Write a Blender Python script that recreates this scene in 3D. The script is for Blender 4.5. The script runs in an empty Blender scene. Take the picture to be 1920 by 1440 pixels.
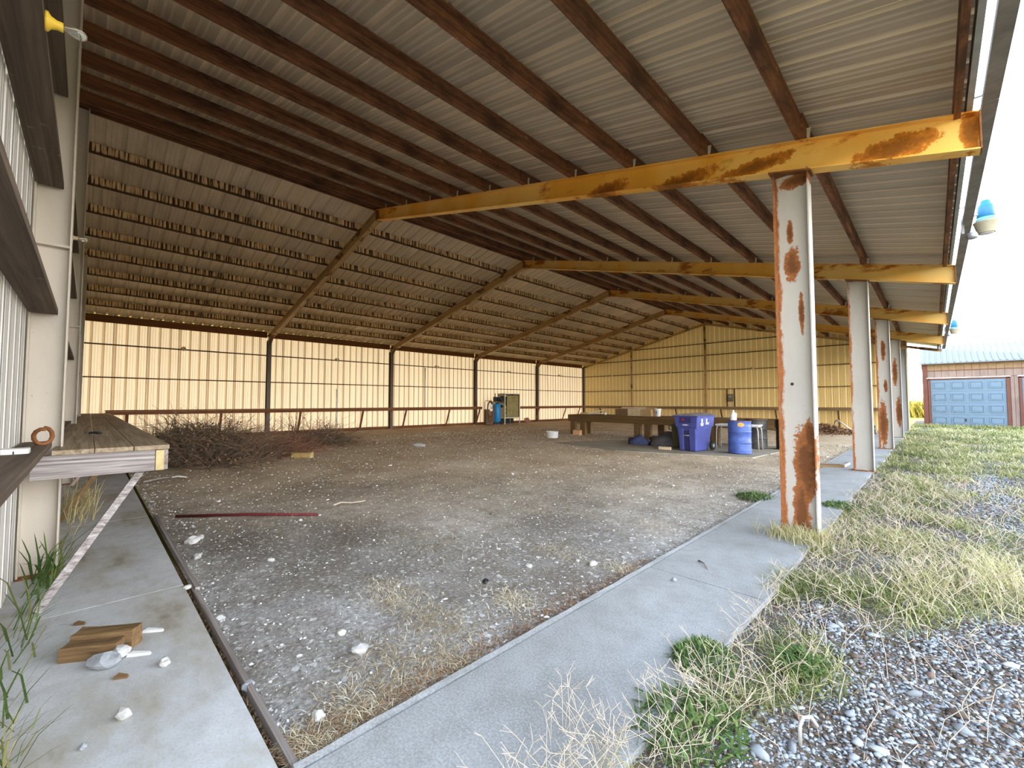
import bpy, bmesh, math, random
import numpy as np
from mathutils import Vector, Matrix, noise as mnoise

R = math.radians
sc = bpy.context.scene
col = sc.collection
rng = np.random.default_rng(7)
random.seed(7)

# ------------------------------------------------------------------ camera, sky, sun, exposure
cam_d = bpy.data.cameras.new('camera')
cam_d.sensor_width = 36.0
cam_d.lens = 791.0 / 1920.0 * 36.0
cam_d.clip_start = 0.02
cam_d.clip_end = 2000
cam = bpy.data.objects.new('camera', cam_d)
col.objects.link(cam)
yaw, pitch = R(44.95), R(2.488)
fw = Vector((-math.sin(yaw) * math.cos(pitch), math.cos(yaw) * math.cos(pitch), math.sin(pitch)))
cam.location = (0, 0, 1.4)
cam.rotation_euler = fw.to_track_quat('-Z', 'Y').to_euler()
sc.camera = cam

w = bpy.data.worlds.new('world')
sc.world = w
w.use_nodes = True
wn, wl = w.node_tree.nodes, w.node_tree.links
bg = wn['Background']
tc = wn.new('ShaderNodeTexCoord')
sx = wn.new('ShaderNodeSeparateXYZ')
wl.new(tc.outputs['Generated'], sx.inputs[0])
rp = wn.new('ShaderNodeValToRGB')
rp.color_ramp.elements.new(0.26)
for el_, (p_, c_) in zip(rp.color_ramp.elements, ((0.0, (1.0, 0.98, 0.95)), (0.26, (0.55, 0.60, 0.66)), (0.85, (0.21, 0.29, 0.42)))):
    el_.position = p_
    el_.color = c_ + (1,)
wl.new(sx.outputs['Z'], rp.inputs[0])
wl.new(rp.outputs[0], bg.inputs['Color'])
bg.inputs['Strength'].default_value = 5.6

sun_d = bpy.data.lights.new('sun', 'SUN')
sun_d.energy = 6.5
sun_d.angle = R(0.6)
sun_d.color = (1.0, 0.78, 0.47)
sun = bpy.data.objects.new('sun', sun_d)
col.objects.link(sun)
AZ, EL = R(128), R(9)
sdir = Vector((-math.sin(AZ) * math.cos(EL), math.cos(AZ) * math.cos(EL), math.sin(EL)))
sun.rotation_euler = (-sdir).to_track_quat('-Z', 'Y').to_euler()
sun.location = (-30, -20, 15)

sc.cycles.max_bounces = 14
sc.cycles.diffuse_bounces = 10
sc.view_settings.view_transform = 'Standard'
sc.view_settings.look = 'None'
sc.view_settings.gamma = 1.0
sc.view_settings.use_curve_mapping = False
sc.view_settings.exposure = 1.3


# ------------------------------------------------------------------ helpers
def tag(o, label=None, cat=None, group=None, kind=None):
    if label: o['label'] = label
    if cat: o['category'] = cat
    if group: o['group'] = group
    if kind: o['kind'] = kind
    return o


def empty(name, loc=(0, 0, 0), rz=0.0):
    o = bpy.data.objects.new(name, None)
    col.objects.link(o)
    o.location = loc
    o.rotation_euler = (0, 0, rz)
    o.empty_display_size = 0.1
    return o


def copy_tree(o, parent=None):
    c = o.copy()
    col.objects.link(c)
    if parent is not None:
        c.parent = parent
    for ch in list(o.children):
        copy_tree(ch, c)
    return c


def rotm(rx=0, ry=0, rz=0):
    return Matrix.Rotation(rz, 3, 'Z') @ Matrix.Rotation(ry, 3, 'Y') @ Matrix.Rotation(rx, 3, 'X')


class MB:
    def __init__(s):
        s.v, s.f, s.sm = [], [], []

    def add(s, vs, fs, smooth=False):
        n = len(s.v)
        s.v += [tuple(p) for p in vs]
        s.f += [tuple(i + n for i in f) for f in fs]
        s.sm += [smooth] * len(fs)
        return s

    def box(s, c, d, rot=None, taper=None):
        x, y, z = d[0] / 2, d[1] / 2, d[2] / 2
        P = []
        for k in (-1, 1):
            t = 1 if (k < 0 or taper is None) else taper
            for (a, b) in ((-1, -1), (1, -1), (1, 1), (-1, 1)):
                p = Vector((a * x * t, b * y * t, k * z))
                if rot is not None: p = rot @ p
                P.append(p + Vector(c))
        return s.add(P, [(3, 2, 1, 0), (4, 5, 6, 7), (0, 1, 5, 4), (1, 2, 6, 5), (2, 3, 7, 6), (3, 0, 4, 7)])

    def bx(s, x0, x1, y0, y1, z0, z1):
        return s.box(((x0 + x1) / 2, (y0 + y1) / 2, (z0 + z1) / 2), (abs(x1 - x0), abs(y1 - y0), abs(z1 - z0)))

    def bar(s, p0, p1, wd, ht, up=(0, 0, 1)):
        """box from p0 to p1; wd across, ht along up"""
        p0, p1 = Vector(p0), Vector(p1)
        a = (p1 - p0).normalized()
        b = a.cross(Vector(up)).normalized()
        u = b.cross(a)
        P = []
        for p in (p0, p1):
            for (i, j) in ((-1, -1), (1, -1), (1, 1), (-1, 1)):
                P.append(p + b * (i * wd / 2) + u * (j * ht / 2))
        return s.add(P, [(0, 1, 2, 3), (7, 6, 5, 4), (0, 4, 5, 1), (1, 5, 6, 2), (2, 6, 7, 3), (3, 7, 4, 0)])

    def hexa(s, P):
        return s.add(P, [(3, 2, 1, 0), (4, 5, 6, 7), (0, 1, 5, 4), (1, 2, 6, 5), (2, 3, 7, 6), (3, 0, 4, 7)])

    def tube(s, pts, r, n=8, caps=True, smooth=True):
        pts = [Vector(p) for p in pts]
        rs = r if isinstance(r, (list, tuple)) else [r] * len(pts)
        P, F = [], []
        last = None
        for i, p in enumerate(pts):
            t = (pts[min(i + 1, len(pts) - 1)] - pts[max(i - 1, 0)])
            t = t.normalized() if t.length > 1e-9 else Vector((0, 0, 1))
            if last is None:
                a = Vector((0, 0, 1)) if abs(t.z) < 0.9 else Vector((1, 0, 0))
                b = t.cross(a).normalized()
            else:
                b = (last - t * last.dot(t))
                b = b.normalized() if b.length > 1e-6 else t.orthogonal().normalized()
            last = b
            c = t.cross(b)
            for k in range(n):
                th = 2 * math.pi * k / n
                P.append(p + b * (rs[i] * math.cos(th)) + c * (rs[i] * math.sin(th)))
        for i in range(len(pts) - 1):
            for k in range(n):
                F.append((i * n + k, i * n + (k + 1) % n, (i + 1) * n + (k + 1) % n, (i + 1) * n + k))
        s.add(P, F, smooth)
        if caps:
            m = len(s.v) - len(P)
            s.f.append(tuple(m + k for k in range(n))[::-1]); s.sm.append(False)
            s.f.append(tuple(m + (len(pts) - 1) * n + k for k in range(n))); s.sm.append(False)
        return s

    def lathe(s, prof, n=24, c=(0, 0, 0), axis='Z', caps=True, smooth=True):
        P, F = [], []
        for (r, z) in prof:
            for k in range(n):
                th = 2 * math.pi * k / n
                p = (r * math.cos(th), r * math.sin(th), z)
                if axis == 'Y': p = (p[0], p[2], p[1])
                if axis == 'X': p = (p[2], p[0], p[1])
                P.append((p[0] + c[0], p[1] + c[1], p[2] + c[2]))
        m = len(prof)
        for i in range(m - 1):
            for k in range(n):
                F.append((i * n + k, i * n + (k + 1) % n, (i + 1) * n + (k + 1) % n, (i + 1) * n + k))
        o = len(s.v)
        s.add(P, F, smooth)
        if caps:
            s.f.append(tuple(o + k for k in range(n))[::-1]); s.sm.append(False)
            s.f.append(tuple(o + (m - 1) * n + k for k in range(n))); s.sm.append(False)
        return s

    def mesh(s, name):
        me = bpy.data.meshes.new(name)
        me.from_pydata(s.v, [], s.f)
        me.polygons.foreach_set('use_smooth', s.sm)
        me.update()
        bm = bmesh.new(); bm.from_mesh(me)
        bmesh.ops.recalc_face_normals(bm, faces=bm.faces)
        bm.to_mesh(me); bm.free()
        return me

    def build(s, name, mat, parent=None, loc=(0, 0, 0), rz=0.0, bevel=0.0):
        me = s.mesh(name)
        me.materials.append(mat)
        o = bpy.data.objects.new(name, me)
        col.objects.link(o)
        o.location = loc
        o.rotation_euler = (0, 0, rz)
        if parent is not None: o.parent = parent
        if bevel:
            b = o.modifiers.new('bevel', 'BEVEL'); b.width = bevel; b.segments = 2; b.limit_method = 'ANGLE'
        return o


def np_mesh(name, V, F, mat, tint=None, smooth=False):
    """V (n,3), F (m,k) one polygon size"""
    me = bpy.data.meshes.new(name)
    V = np.ascontiguousarray(V, dtype=np.float32); F = np.ascontiguousarray(F, dtype=np.int32)
    k = F.shape[1]
    me.vertices.add(len(V)); me.vertices.foreach_set('co', V.ravel())
    me.loops.add(F.size); me.loops.foreach_set('vertex_index', F.ravel())
    me.polygons.add(len(F))
    me.polygons.foreach_set('loop_start', np.arange(0, F.size, k, dtype=np.int32))
    me.polygons.foreach_set('loop_total', np.full(len(F), k, dtype=np.int32))
    if smooth: me.polygons.foreach_set('use_smooth', np.ones(len(F), dtype=bool))
    me.update(calc_edges=True)
    if tint is not None:
        a = me.attributes.new('tint', 'FLOAT', 'POINT')
        a.data.foreach_set('value', np.ascontiguousarray(tint, dtype=np.float32))
    me.materials.append(mat)
    o = bpy.data.objects.new(name, me)
    col.objects.link(o)
    return o


# ------------------------------------------------------------------ material helpers
class NT:
    def __init__(s, name):
        s.m = bpy.data.materials.new(name); s.m.use_nodes = True
        s.t = s.m.node_tree; s.b = s.t.nodes['Principled BSDF']
        s.out = s.t.nodes['Material Output']
        s.tc = s.t.nodes.new('ShaderNodeTexCoord')
        s.obj = s.tc.outputs['Object']

    def n(s, t): return s.t.nodes.new(t)

    def put(s, a, b):
        if isinstance(a, (int, float)): b.default_value = a
        elif isinstance(a, tuple): b.default_value = a if len(a) == 4 else (a + (1,) if b.type == 'RGBA' else a)
        else: s.t.links.new(a, b)

    def map(s, scale=(1, 1, 1), loc=(0, 0, 0), vec=None):
        n = s.n('ShaderNodeMapping'); s.put(vec or s.obj, n.inputs[0]); n.inputs['Scale'].default_value = scale; n.inputs['Location'].default_value = loc
        return n.outputs[0]

    def noise(s, scale=5, detail=4, rough=0.6, vec=None, dist=0.0):
        n = s.n('ShaderNodeTexNoise'); s.put(vec or s.obj, n.inputs['Vector'])
        n.inputs['Scale'].default_value = scale; n.inputs['Detail'].default_value = detail; n.inputs['Roughness'].default_value = rough; n.inputs['Distortion'].default_value = dist
        return n.outputs['Fac']

    def voro(s, scale=20, vec=None, feat='F1', out='Distance'):
        n = s.n('ShaderNodeTexVoronoi'); n.feature = feat; s.put(vec or s.obj, n.inputs['Vector']); n.inputs['Scale'].default_value = scale
        return n.outputs[out]

    def ramp(s, fac, stops, interp='LINEAR'):
        n = s.n('ShaderNodeValToRGB'); s.put(fac, n.inputs[0]); r = n.color_ramp; r.interpolation = interp
        while len(r.elements) < len(stops): r.elements.new(0.5)
        for e, (p, c) in zip(r.elements, stops):
            e.position = p; e.color = (c, c, c, 1) if isinstance(c, (int, float)) else tuple(c) + (1,)
        return n.outputs[0]

    def mix(s, fac, a, b, mode='MIX'):
        n = s.n('ShaderNodeMix'); n.data_type = 'RGBA'; n.blend_type = mode
        s.put(fac, n.inputs[0]); s.put(a, n.inputs[6]); s.put(b, n.inputs[7])
        return n.outputs[2]

    def math(s, op, a, b=0.0, clamp=False):
        n = s.n('ShaderNodeMath'); n.operation = op; n.use_clamp = clamp
        s.put(a, n.inputs[0]); s.put(b, n.inputs[1])
        return n.outputs[0]

    def xyz(s, vec=None):
        n = s.n('ShaderNodeSeparateXYZ'); s.put(vec or s.obj, n.inputs[0]); return n.outputs

    def attr(s, name):
        n = s.n('ShaderNodeAttribute'); n.attribute_name = name; return n.outputs['Fac']

    def rand(s):
        n = s.n('ShaderNodeObjectInfo'); return n.outputs['Random']

    def bump(s, h, strength=0.3, dist=0.02):
        n = s.n('ShaderNodeBump'); s.put(h, n.inputs['Height']); n.inputs['Strength'].default_value = strength; n.inputs['Distance'].default_value = dist
        s.t.links.new(n.outputs[0], s.b.inputs['Normal']); return n.outputs[0]

    def fin(s, color=None, rough=0.8, metal=0.0, spec=0.3):
        if color is not None: s.put(color, s.b.inputs['Base Color'])
        s.put(rough, s.b.inputs['Roughness']); s.put(metal, s.b.inputs['Metallic'])
        s.b.inputs['Specular IOR Level'].default_value = spec
        return s.m


def plain(name, c, rough=0.6, metal=0.0, var=0.15, scale=8.0, spec=0.3, stretch=(1, 1, 1)):
    t = NT(name)
    n = t.noise(scale, 4, 0.6, t.map(stretch))
    d = tuple(x * (1 - var) for x in c); e = tuple(min(1, x * (1 + var)) for x in c)
    return t.fin(t.ramp(n, [(0.3, d), (0.7, e)]), rough, metal, spec)


def wood(name, dark, light, axis='Y', scale=3.0, spots=None, rough=0.85, spot_amt=0.62):
    t = NT(name)
    st = {'X': (0.25, 9, 9), 'Y': (9, 0.25, 9), 'Z': (9, 9, 0.25)}[axis]
    g = t.noise(scale, 6, 0.65, t.map(st), 0.6)
    big = t.noise(1.3, 3, 0.5, t.map((1, 1, 1), (3, 1, 7)))
    c = t.ramp(g, [(0.3, dark), (0.68, light)])
    c = t.mix(t.math('MULTIPLY', big, 0.55), c, tuple(x * 0.6 for x in dark))
    if spots:
        m = t.ramp(t.noise(5.0, 5, 0.75, t.map((1.6, 0.8, 1.6), (9, 4, 1))), [(spot_amt, 0.0), (spot_amt + 0.05, 1.0)])
        c = t.mix(m, c, spots)
    t.bump(g, 0.35, 0.01)
    return t.fin(c, rough, 0, 0.2)


def rusty(name, paint, rust=(0.30, 0.10, 0.025), amt=0.62, blobs=(), edge=None, stretch=(1, 1, 0.45), scale=2.2, second=None):
    """painted steel; rust where a noise passes amt, in the listed patches (x, z, rx, rz) and along one edge (x < edge)"""
    t = NT(name)
    pn = t.noise(3.0, 5, 0.6, t.map((1, 1, 0.3)))
    base = t.ramp(pn, [(0.25, tuple(c * 0.82 for c in paint)), (0.7, paint)])
    if second:
        base = t.mix(t.ramp(t.noise(1.1, 3, 0.5, t.map((1, 1, 1), (4, 4, 4))), [(0.42, 0.0), (0.62, 1.0)]), base, second)
    fine = t.noise(16, 5, 0.7)
    n1 = t.noise(scale, 6, 0.68, t.map(stretch, (1.7, 0.3, 0.9)))
    m = t.ramp(n1, [(amt, 0.0), (amt + 0.07, 1.0)])
    x, y, z = t.xyz()
    core = t.ramp(n1, [(amt + 0.04, 0.0), (amt + 0.16, 1.0)])
    for (bx_, bz_, rx_, rz_) in blobs:
        dx = t.math('DIVIDE', t.math('SUBTRACT', x, bx_), rx_); dz = t.math('DIVIDE', t.math('SUBTRACT', z, bz_), rz_)
        d = t.math('SQRT', t.math('ADD', t.math('MULTIPLY', dx, dx), t.math('MULTIPLY', dz, dz)))
        wob = t.math('MULTIPLY', t.math('SUBTRACT', t.noise(9, 5, 0.75), 0.5), 1.7)
        d = t.math('ADD', d, wob)
        m = t.math('MAXIMUM', m, t.ramp(d, [(0.86, 1.0), (0.98, 0.0)]))
        core = t.math('MAXIMUM', core, t.ramp(d, [(0.35, 1.0), (0.85, 0.0)]))
    if edge is not None:
        d = t.math('ADD', t.math('SUBTRACT', x, edge), t.math('MULTIPLY', t.math('SUBTRACT', t.noise(4, 6, 0.8, t.map((1, 1, 0.4))), 0.5), 0.16))
        m = t.math('MAXIMUM', m, t.ramp(d, [(0.0, 1.0), (0.02, 0.0)]))
    rc = t.ramp(fine, [(0.3, tuple(c * 0.55 for c in rust)), (0.5, rust), (0.72, tuple(min(1, c * 1.7) for c in rust))])
    rc = t.mix(t.math('MULTIPLY', core, 0.8), t.mix(0.22, rc, tuple(min(1, c * 1.9) for c in rust)), tuple(c * 0.42 for c in rust))
    c = t.mix(m, base, rc)
    pits = t.ramp(t.voro(26, t.map((1, 1, 0.6))), [(0.05, 1.0), (0.09, 0.0)])
    c = t.mix(t.math('MULTIPLY', pits, t.ramp(t.noise(2.5, 2, 0.5), [(0.5, 0.0), (0.6, 0.7)])), c, (0.05, 0.03, 0.02))
    t.bump(t.math('ADD', fine, m), 0.25, 0.004)
    return t.fin(c, t.ramp(m, [(0.0, 0.45), (1.0, 0.9)]), 0, 0.35)


# ------------------------------------------------------------------ materials
def make_panel(name, c, trans):
    """thin light sheet: part of the light falling on its outer face comes through"""
    t = NT(name)
    st = t.noise(2.0, 4, 0.6, t.map((6, 6, 0.25)))
    col_ = t.ramp(st, [(0.25, tuple(x * 0.86 for x in c)), (0.7, c)])
    col_ = t.mix(t.math('MULTIPLY', t.rand(), 0.10), col_, tuple(x * 0.6 for x in c))
    t.fin(col_, 0.6, 0, 0.25)
    tr = t.n('ShaderNodeBsdfTranslucent'); t.put(col_, tr.inputs['Color'])
    mx = t.n('ShaderNodeMixShader'); mx.inputs[0].default_value = trans
    t.t.links.new(t.b.outputs[0], mx.inputs[1]); t.t.links.new(tr.outputs[0], mx.inputs[2])
    t.t.links.new(mx.outputs[0], t.out.inputs[0])
    return t.m

M = {}
M['panel_back'] = make_panel('thin_cream_siding', (0.80, 0.69, 0.52), 0.125)
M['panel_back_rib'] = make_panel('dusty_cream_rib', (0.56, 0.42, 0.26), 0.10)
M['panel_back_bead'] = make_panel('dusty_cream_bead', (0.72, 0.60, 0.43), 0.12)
M['panel_near_rib'] = make_panel('whitish_rib', (0.66, 0.64, 0.60), 0.03)  # near wall ribs, whiter than the flat sheet
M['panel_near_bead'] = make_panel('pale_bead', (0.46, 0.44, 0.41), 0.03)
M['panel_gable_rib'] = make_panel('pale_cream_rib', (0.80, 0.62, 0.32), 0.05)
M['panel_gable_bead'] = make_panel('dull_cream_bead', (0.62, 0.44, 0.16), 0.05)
M['panel_near'] = make_panel('pale_siding', (0.42, 0.40, 0.37), 0.03)
M['panel_gable'] = make_panel('dull_cream_siding', (0.66, 0.455, 0.17), 0.05)

def zinc(name, k):
    t = NT(name)
    n_ = t.noise(1.2, 4, 0.6, t.map((0.4, 3, 3)))
    c_ = t.ramp(n_, [(0.3, (0.30 * k, 0.25 * k, 0.185 * k)), (0.7, (0.43 * k, 0.365 * k, 0.275 * k))])
    c_ = t.mix(t.math('MULTIPLY', t.rand(), 0.45), c_, (0.56 * k, 0.44 * k, 0.30 * k))
    return t.fin(c_, 0.5, 0.1, 0.4)
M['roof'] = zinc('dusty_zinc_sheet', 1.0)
M['roof_bright'] = zinc('brightened_zinc_sheet', 1.75)  # left slope: same zinc, lighter colour standing in for the glow there
M['roof_rib'] = zinc('lit_zinc_rib', 1.6)  # right slope only: light caught in the grooves, put into the rib colour
M['roof_bead'] = zinc('lit_zinc_bead', 1.3)  # same painted light, weaker, on the small stiffeners
M['trim_grey'] = plain('grey_trim', (0.32, 0.31, 0.29), 0.5, 0.2)
M['gutter'] = plain('weathered_gutter', (0.22, 0.19, 0.16), 0.6, 0.2, 0.3, 4)

t = NT('stained_purlin')
g = t.noise(2.2, 7, 0.7, t.map((9, 0.3, 9)), 0.8)
st1 = t.noise(1.0, 6, 0.75, t.map((2.5, 0.9, 2.5), (3, 1, 7)))
sp1 = t.noise(2.6, 8, 0.82, t.map((2.2, 0.8, 2.2), (9, 4, 1)))
oi = t.rand()
c_ = t.ramp(g, [(0.28, (0.085, 0.032, 0.014)), (0.5, (0.24, 0.095, 0.038)), (0.72, (0.42, 0.20, 0.085))])
c_ = t.mix(t.ramp(st1, [(0.44, 0.0), (0.60, 0.85)]), c_, (0.045, 0.022, 0.013))
c_ = t.mix(t.ramp(sp1, [(0.615, 0.0), (0.66, 0.9)]), c_, (0.58, 0.43, 0.24))
c_ = t.mix(t.math('MULTIPLY', oi, 0.35), c_, (0.10, 0.055, 0.03))
t.bump(g, 0.4, 0.01)
M['purlin'] = t.fin(c_, 0.85, 0, 0.2)
t = NT('streaked_purlin')
sv = t.noise(9.0, 3, 0.6, t.map((0.3, 2.2, 0.10)))
pt = t.noise(0.5, 2, 0.5, t.map((1, 1, 1), (2, 2, 2)))
mk = t.math('ADD', sv, t.math('MULTIPLY', t.math('SUBTRACT', pt, 0.5), 0.3))
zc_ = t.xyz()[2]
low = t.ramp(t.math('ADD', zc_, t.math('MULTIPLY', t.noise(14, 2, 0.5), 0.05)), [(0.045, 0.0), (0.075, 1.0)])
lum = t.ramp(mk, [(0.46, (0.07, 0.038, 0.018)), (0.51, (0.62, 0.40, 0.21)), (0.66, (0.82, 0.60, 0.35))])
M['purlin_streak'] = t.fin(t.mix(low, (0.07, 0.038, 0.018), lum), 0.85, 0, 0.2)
M['girt'] = wood('brown_girt', (0.055, 0.028, 0.015), (0.17, 0.085, 0.04), 'Y', 3)
M['girt_x'] = wood('brown_girt_across', (0.075, 0.042, 0.018), (0.22, 0.13, 0.06), 'X', 3)
M['girt_dark'] = wood('old_grey_girt', (0.075, 0.052, 0.038), (0.24, 0.18, 0.13), 'X', 2.0, (0.34, 0.28, 0.2), 0.85, 0.66)
M['rail'] = wood('rust_brown_board', (0.13, 0.05, 0.02), (0.30, 0.13, 0.055), 'Y', 2.5)
M['rail_x'] = wood('tan_board', (0.15, 0.09, 0.04), (0.30, 0.19, 0.09), 'X', 2.5)
M['grey_wood'] = wood('weathered_grey_wood', (0.14, 0.11, 0.095), (0.52, 0.46, 0.42), 'X', 3.2)
M['grey_wood_y'] = wood('weathered_grey_wood_cross', (0.10, 0.07, 0.06), (0.66, 0.60, 0.57), 'Y', 5.5)
M['shelf_top'] = wood('dusty_plank', (0.22, 0.155, 0.095), (0.58, 0.46, 0.31), 'X', 3.4)
M['cut_wood'] = plain('sawn_wood_end', (0.52, 0.40, 0.20), 0.8, 0, 0.25, 12)
M['brace'] = wood('pale_brace', (0.28, 0.19, 0.12), (0.52, 0.42, 0.34), 'Z', 3)
M['bench_wood'] = wood('bench_timber', (0.10, 0.055, 0.02), (0.24, 0.145, 0.06), 'X', 3)
M['bench_leg'] = wood('bench_leg_timber', (0.12, 0.07, 0.03), (0.28, 0.18, 0.08), 'Z', 3)

CW = (0.43, 0.405, 0.36)
RUST = (0.22, 0.08, 0.024)
M['col_a'] = rusty('rust_streaked_column', CW, RUST, 0.80,
                   [(0.06, 0.75, 0.125, 0.46), (0.01, 0.20, 0.085, 0.50), (0.095, 1.02, 0.055, 0.22), (-0.015, 2.92, 0.085, 0.20), (-0.025, 3.28, 0.035, 0.14), (0.06, 2.36, 0.028, 0.24), (0.06, 3.84, 0.2, 0.08)], -0.138)
M['col_b'] = rusty('pale_column', CW, RUST, 0.84, [], -0.152)
M['col_c'] = rusty('half_rusted_column', CW, RUST, 0.74, [(-0.05, 0.75, 0.11, 0.75), (0.0, 3.0, 0.06, 0.35), (0.03, 1.9, 0.05, 0.2)], -0.140)
M['col_d'] = rusty('streaked_column', CW, RUST, 0.70, [(0.05, 1.0, 0.09, 0.6), (-0.02, 2.6, 0.08, 0.6)], -0.145)
M['col_e'] = rusty('grey_corner_column', (0.34, 0.34, 0.335), RUST, 0.88)
M['col_back'] = rusty('dark_back_column', (0.13, 0.095, 0.06), (0.13, 0.06, 0.025), 0.6)
M['post'] = rusty('cream_post', (0.60, 0.525, 0.43), (0.34, 0.18, 0.06), 0.80)
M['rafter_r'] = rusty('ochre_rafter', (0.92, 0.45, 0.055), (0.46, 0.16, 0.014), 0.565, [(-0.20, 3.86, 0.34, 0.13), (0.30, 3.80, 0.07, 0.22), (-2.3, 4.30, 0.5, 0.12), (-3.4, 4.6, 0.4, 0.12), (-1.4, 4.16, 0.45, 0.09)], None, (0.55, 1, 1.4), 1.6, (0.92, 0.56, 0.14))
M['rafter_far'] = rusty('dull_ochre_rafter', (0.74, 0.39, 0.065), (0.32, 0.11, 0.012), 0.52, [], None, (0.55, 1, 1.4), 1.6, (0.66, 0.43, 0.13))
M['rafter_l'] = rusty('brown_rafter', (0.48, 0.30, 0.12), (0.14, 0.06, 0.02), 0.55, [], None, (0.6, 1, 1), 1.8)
M['plate'] = plain('pale_clip_plate', (0.60, 0.55, 0.45), 0.6, 0, 0.2)
M['rust'] = plain('rusty_steel', (0.22, 0.085, 0.03), 0.85, 0, 0.4, 10)
M['yellow'] = plain('yellow_porcelain', (0.80, 0.52, 0.05), 0.35, 0, 0.08)
M['cream_porc'] = plain('cream_porcelain', (0.62, 0.52, 0.34), 0.4, 0, 0.1)
t = NT('clear_bulb_glass')
t.fin((0.95, 0.95, 0.9), 0.05, 0, 0.5); t.b.inputs['Transmission Weight'].default_value = 0.9
M['bulb'] = t.m
M['blue_drum'] = plain('scuffed_blue_paint', (0.075, 0.125, 0.38), 0.36, 0, 0.35, 5)
M['cart'] = plain('blue_violet_plastic', (0.070, 0.085, 0.30), 0.45, 0, 0.15, 4)
M['cart_dark'] = plain('dark_blue_recess', (0.035, 0.035, 0.12), 0.6)
M['lid'] = plain('sun_bleached_lid', (0.22, 0.19, 0.20), 0.7, 0, 0.3, 9)
M['black'] = plain('black_steel', (0.018, 0.018, 0.018), 0.45)
M['black_drum'] = plain('grimy_black_drum', (0.055, 0.050, 0.045), 0.5, 0, 0.6, 6)
M['rubber'] = plain('black_rubber', (0.02, 0.02, 0.02), 0.8)
M['white'] = plain('white_paint', (0.80, 0.80, 0.78), 0.5, 0, 0.06)
M['sticker'] = plain('orange_sticker', (0.80, 0.36, 0.10), 0.6, 0, 0.2, 14)
M['red'] = plain('red_mark', (0.55, 0.02, 0.03), 0.5)
M['red_rod'] = plain('dark_red_rod', (0.12, 0.018, 0.018), 0.7, 0, 0.3)
M['steel'] = plain('grey_tube', (0.50, 0.47, 0.42), 0.4, 0.3)
M['cardboard'] = plain('cardboard', (0.42, 0.27, 0.13), 0.85, 0, 0.12)
M['orange_card'] = plain('faded_orange_card', (0.55, 0.31, 0.16), 0.85)
M['cardboard_dark'] = plain('dark_cardboard', (0.16, 0.10, 0.045), 0.85)
M['cardboard_pale'] = plain('pale_cardboard', (0.55, 0.42, 0.26), 0.85)
M['paper'] = plain('white_boards', (0.75, 0.72, 0.66), 0.7)
M['tarp'] = plain('grey_tarp', (0.085, 0.078, 0.085), 0.7, 0, 0.3)
M['blue_cloth'] = plain('blue_cloth', (0.05, 0.06, 0.13), 0.85, 0, 0.35, 14)
M['olive'] = plain('olive_plastic', (0.07, 0.06, 0.018), 0.6)
M['tank_blue'] = plain('blue_tank', (0.02, 0.22, 0.50), 0.4, 0, 0.15)
M['cab_frame'] = plain('pale_cabinet_frame', (0.60, 0.55, 0.42), 0.5)
M['cab_side'] = plain('grey_cabinet_side', (0.30, 0.27, 0.20), 0.55)
M['cab_panel'] = plain('dusty_olive_panel', (0.27, 0.22, 0.09), 0.5, 0, 0.3, 3)
M['hose'] = plain('red_brown_hose', (0.14, 0.045, 0.025), 0.6)
M['hose_b'] = plain('tan_hose', (0.20, 0.13, 0.07), 0.6)
M['lamp_blue'] = plain('blue_lamp_housing', (0.015, 0.13, 0.26), 0.45, 0, 0.15)
M['lamp_cyan'] = plain('pale_blue_band', (0.12, 0.36, 0.44), 0.4)
M['lamp_shade'] = plain('yellowed_lamp_shade', (0.32, 0.285, 0.20), 0.5, 0, 0.12)
M['lens'] = plain('lamp_lens', (0.72, 0.75, 0.74), 0.3)
M['metal_grey'] = plain('dull_metal', (0.30, 0.30, 0.30), 0.5, 0.5)
M['block'] = plain('tan_block', (0.45, 0.31, 0.12), 0.85, 0, 0.2)
M['cinder'] = plain('cinder_block_grey', (0.36, 0.34, 0.29), 0.95)
M['stone'] = plain('pale_limestone', (0.46, 0.44, 0.41), 0.9, 0, 0.15, 14)
M['stone_grey'] = plain('grey_stone', (0.30, 0.31, 0.32), 0.9, 0, 0.3, 12)
M['splinter'] = plain('bleached_splinter', (0.68, 0.66, 0.62), 0.8)
M['amber_wood'] = wood('amber_wood', (0.10, 0.06, 0.03), (0.34, 0.20, 0.085), 'X', 4)
M['twig'] = wood('dry_twig', (0.15, 0.105, 0.07), (0.32, 0.23, 0.155), 'X', 3)
M['twig_red'] = plain('reddish_twig', (0.30, 0.15, 0.09), 0.85)
M['pale_stick'] = plain('pale_stick', (0.46, 0.38, 0.28), 0.85)
M['pipe'] = plain('white_pipe', (0.80, 0.78, 0.70), 0.4, 0, 0.05)
M['meter'] = plain('meter_box', (0.17, 0.14, 0.07), 0.6, 0.2, 0.3, 16)

# garage
M['g_siding'] = plain('faded_pink_siding', (0.20, 0.145, 0.12), 0.85, 0, 0.22, 3, 0.2, (1, 1, 0.3))
M['g_siding_top'] = plain('tan_siding', (0.22, 0.145, 0.08), 0.85, 0, 0.18, 3)
M['g_trim'] = plain('dark_brown_trim', (0.11, 0.04, 0.026), 0.7)
M['g_door'] = plain('pale_blue_door', (0.105, 0.160, 0.215), 0.5, 0, 0.05)
M['g_roof'] = plain('pale_metal_roof', (0.135, 0.145, 0.150), 0.5, 0.0, 0.08)

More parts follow.
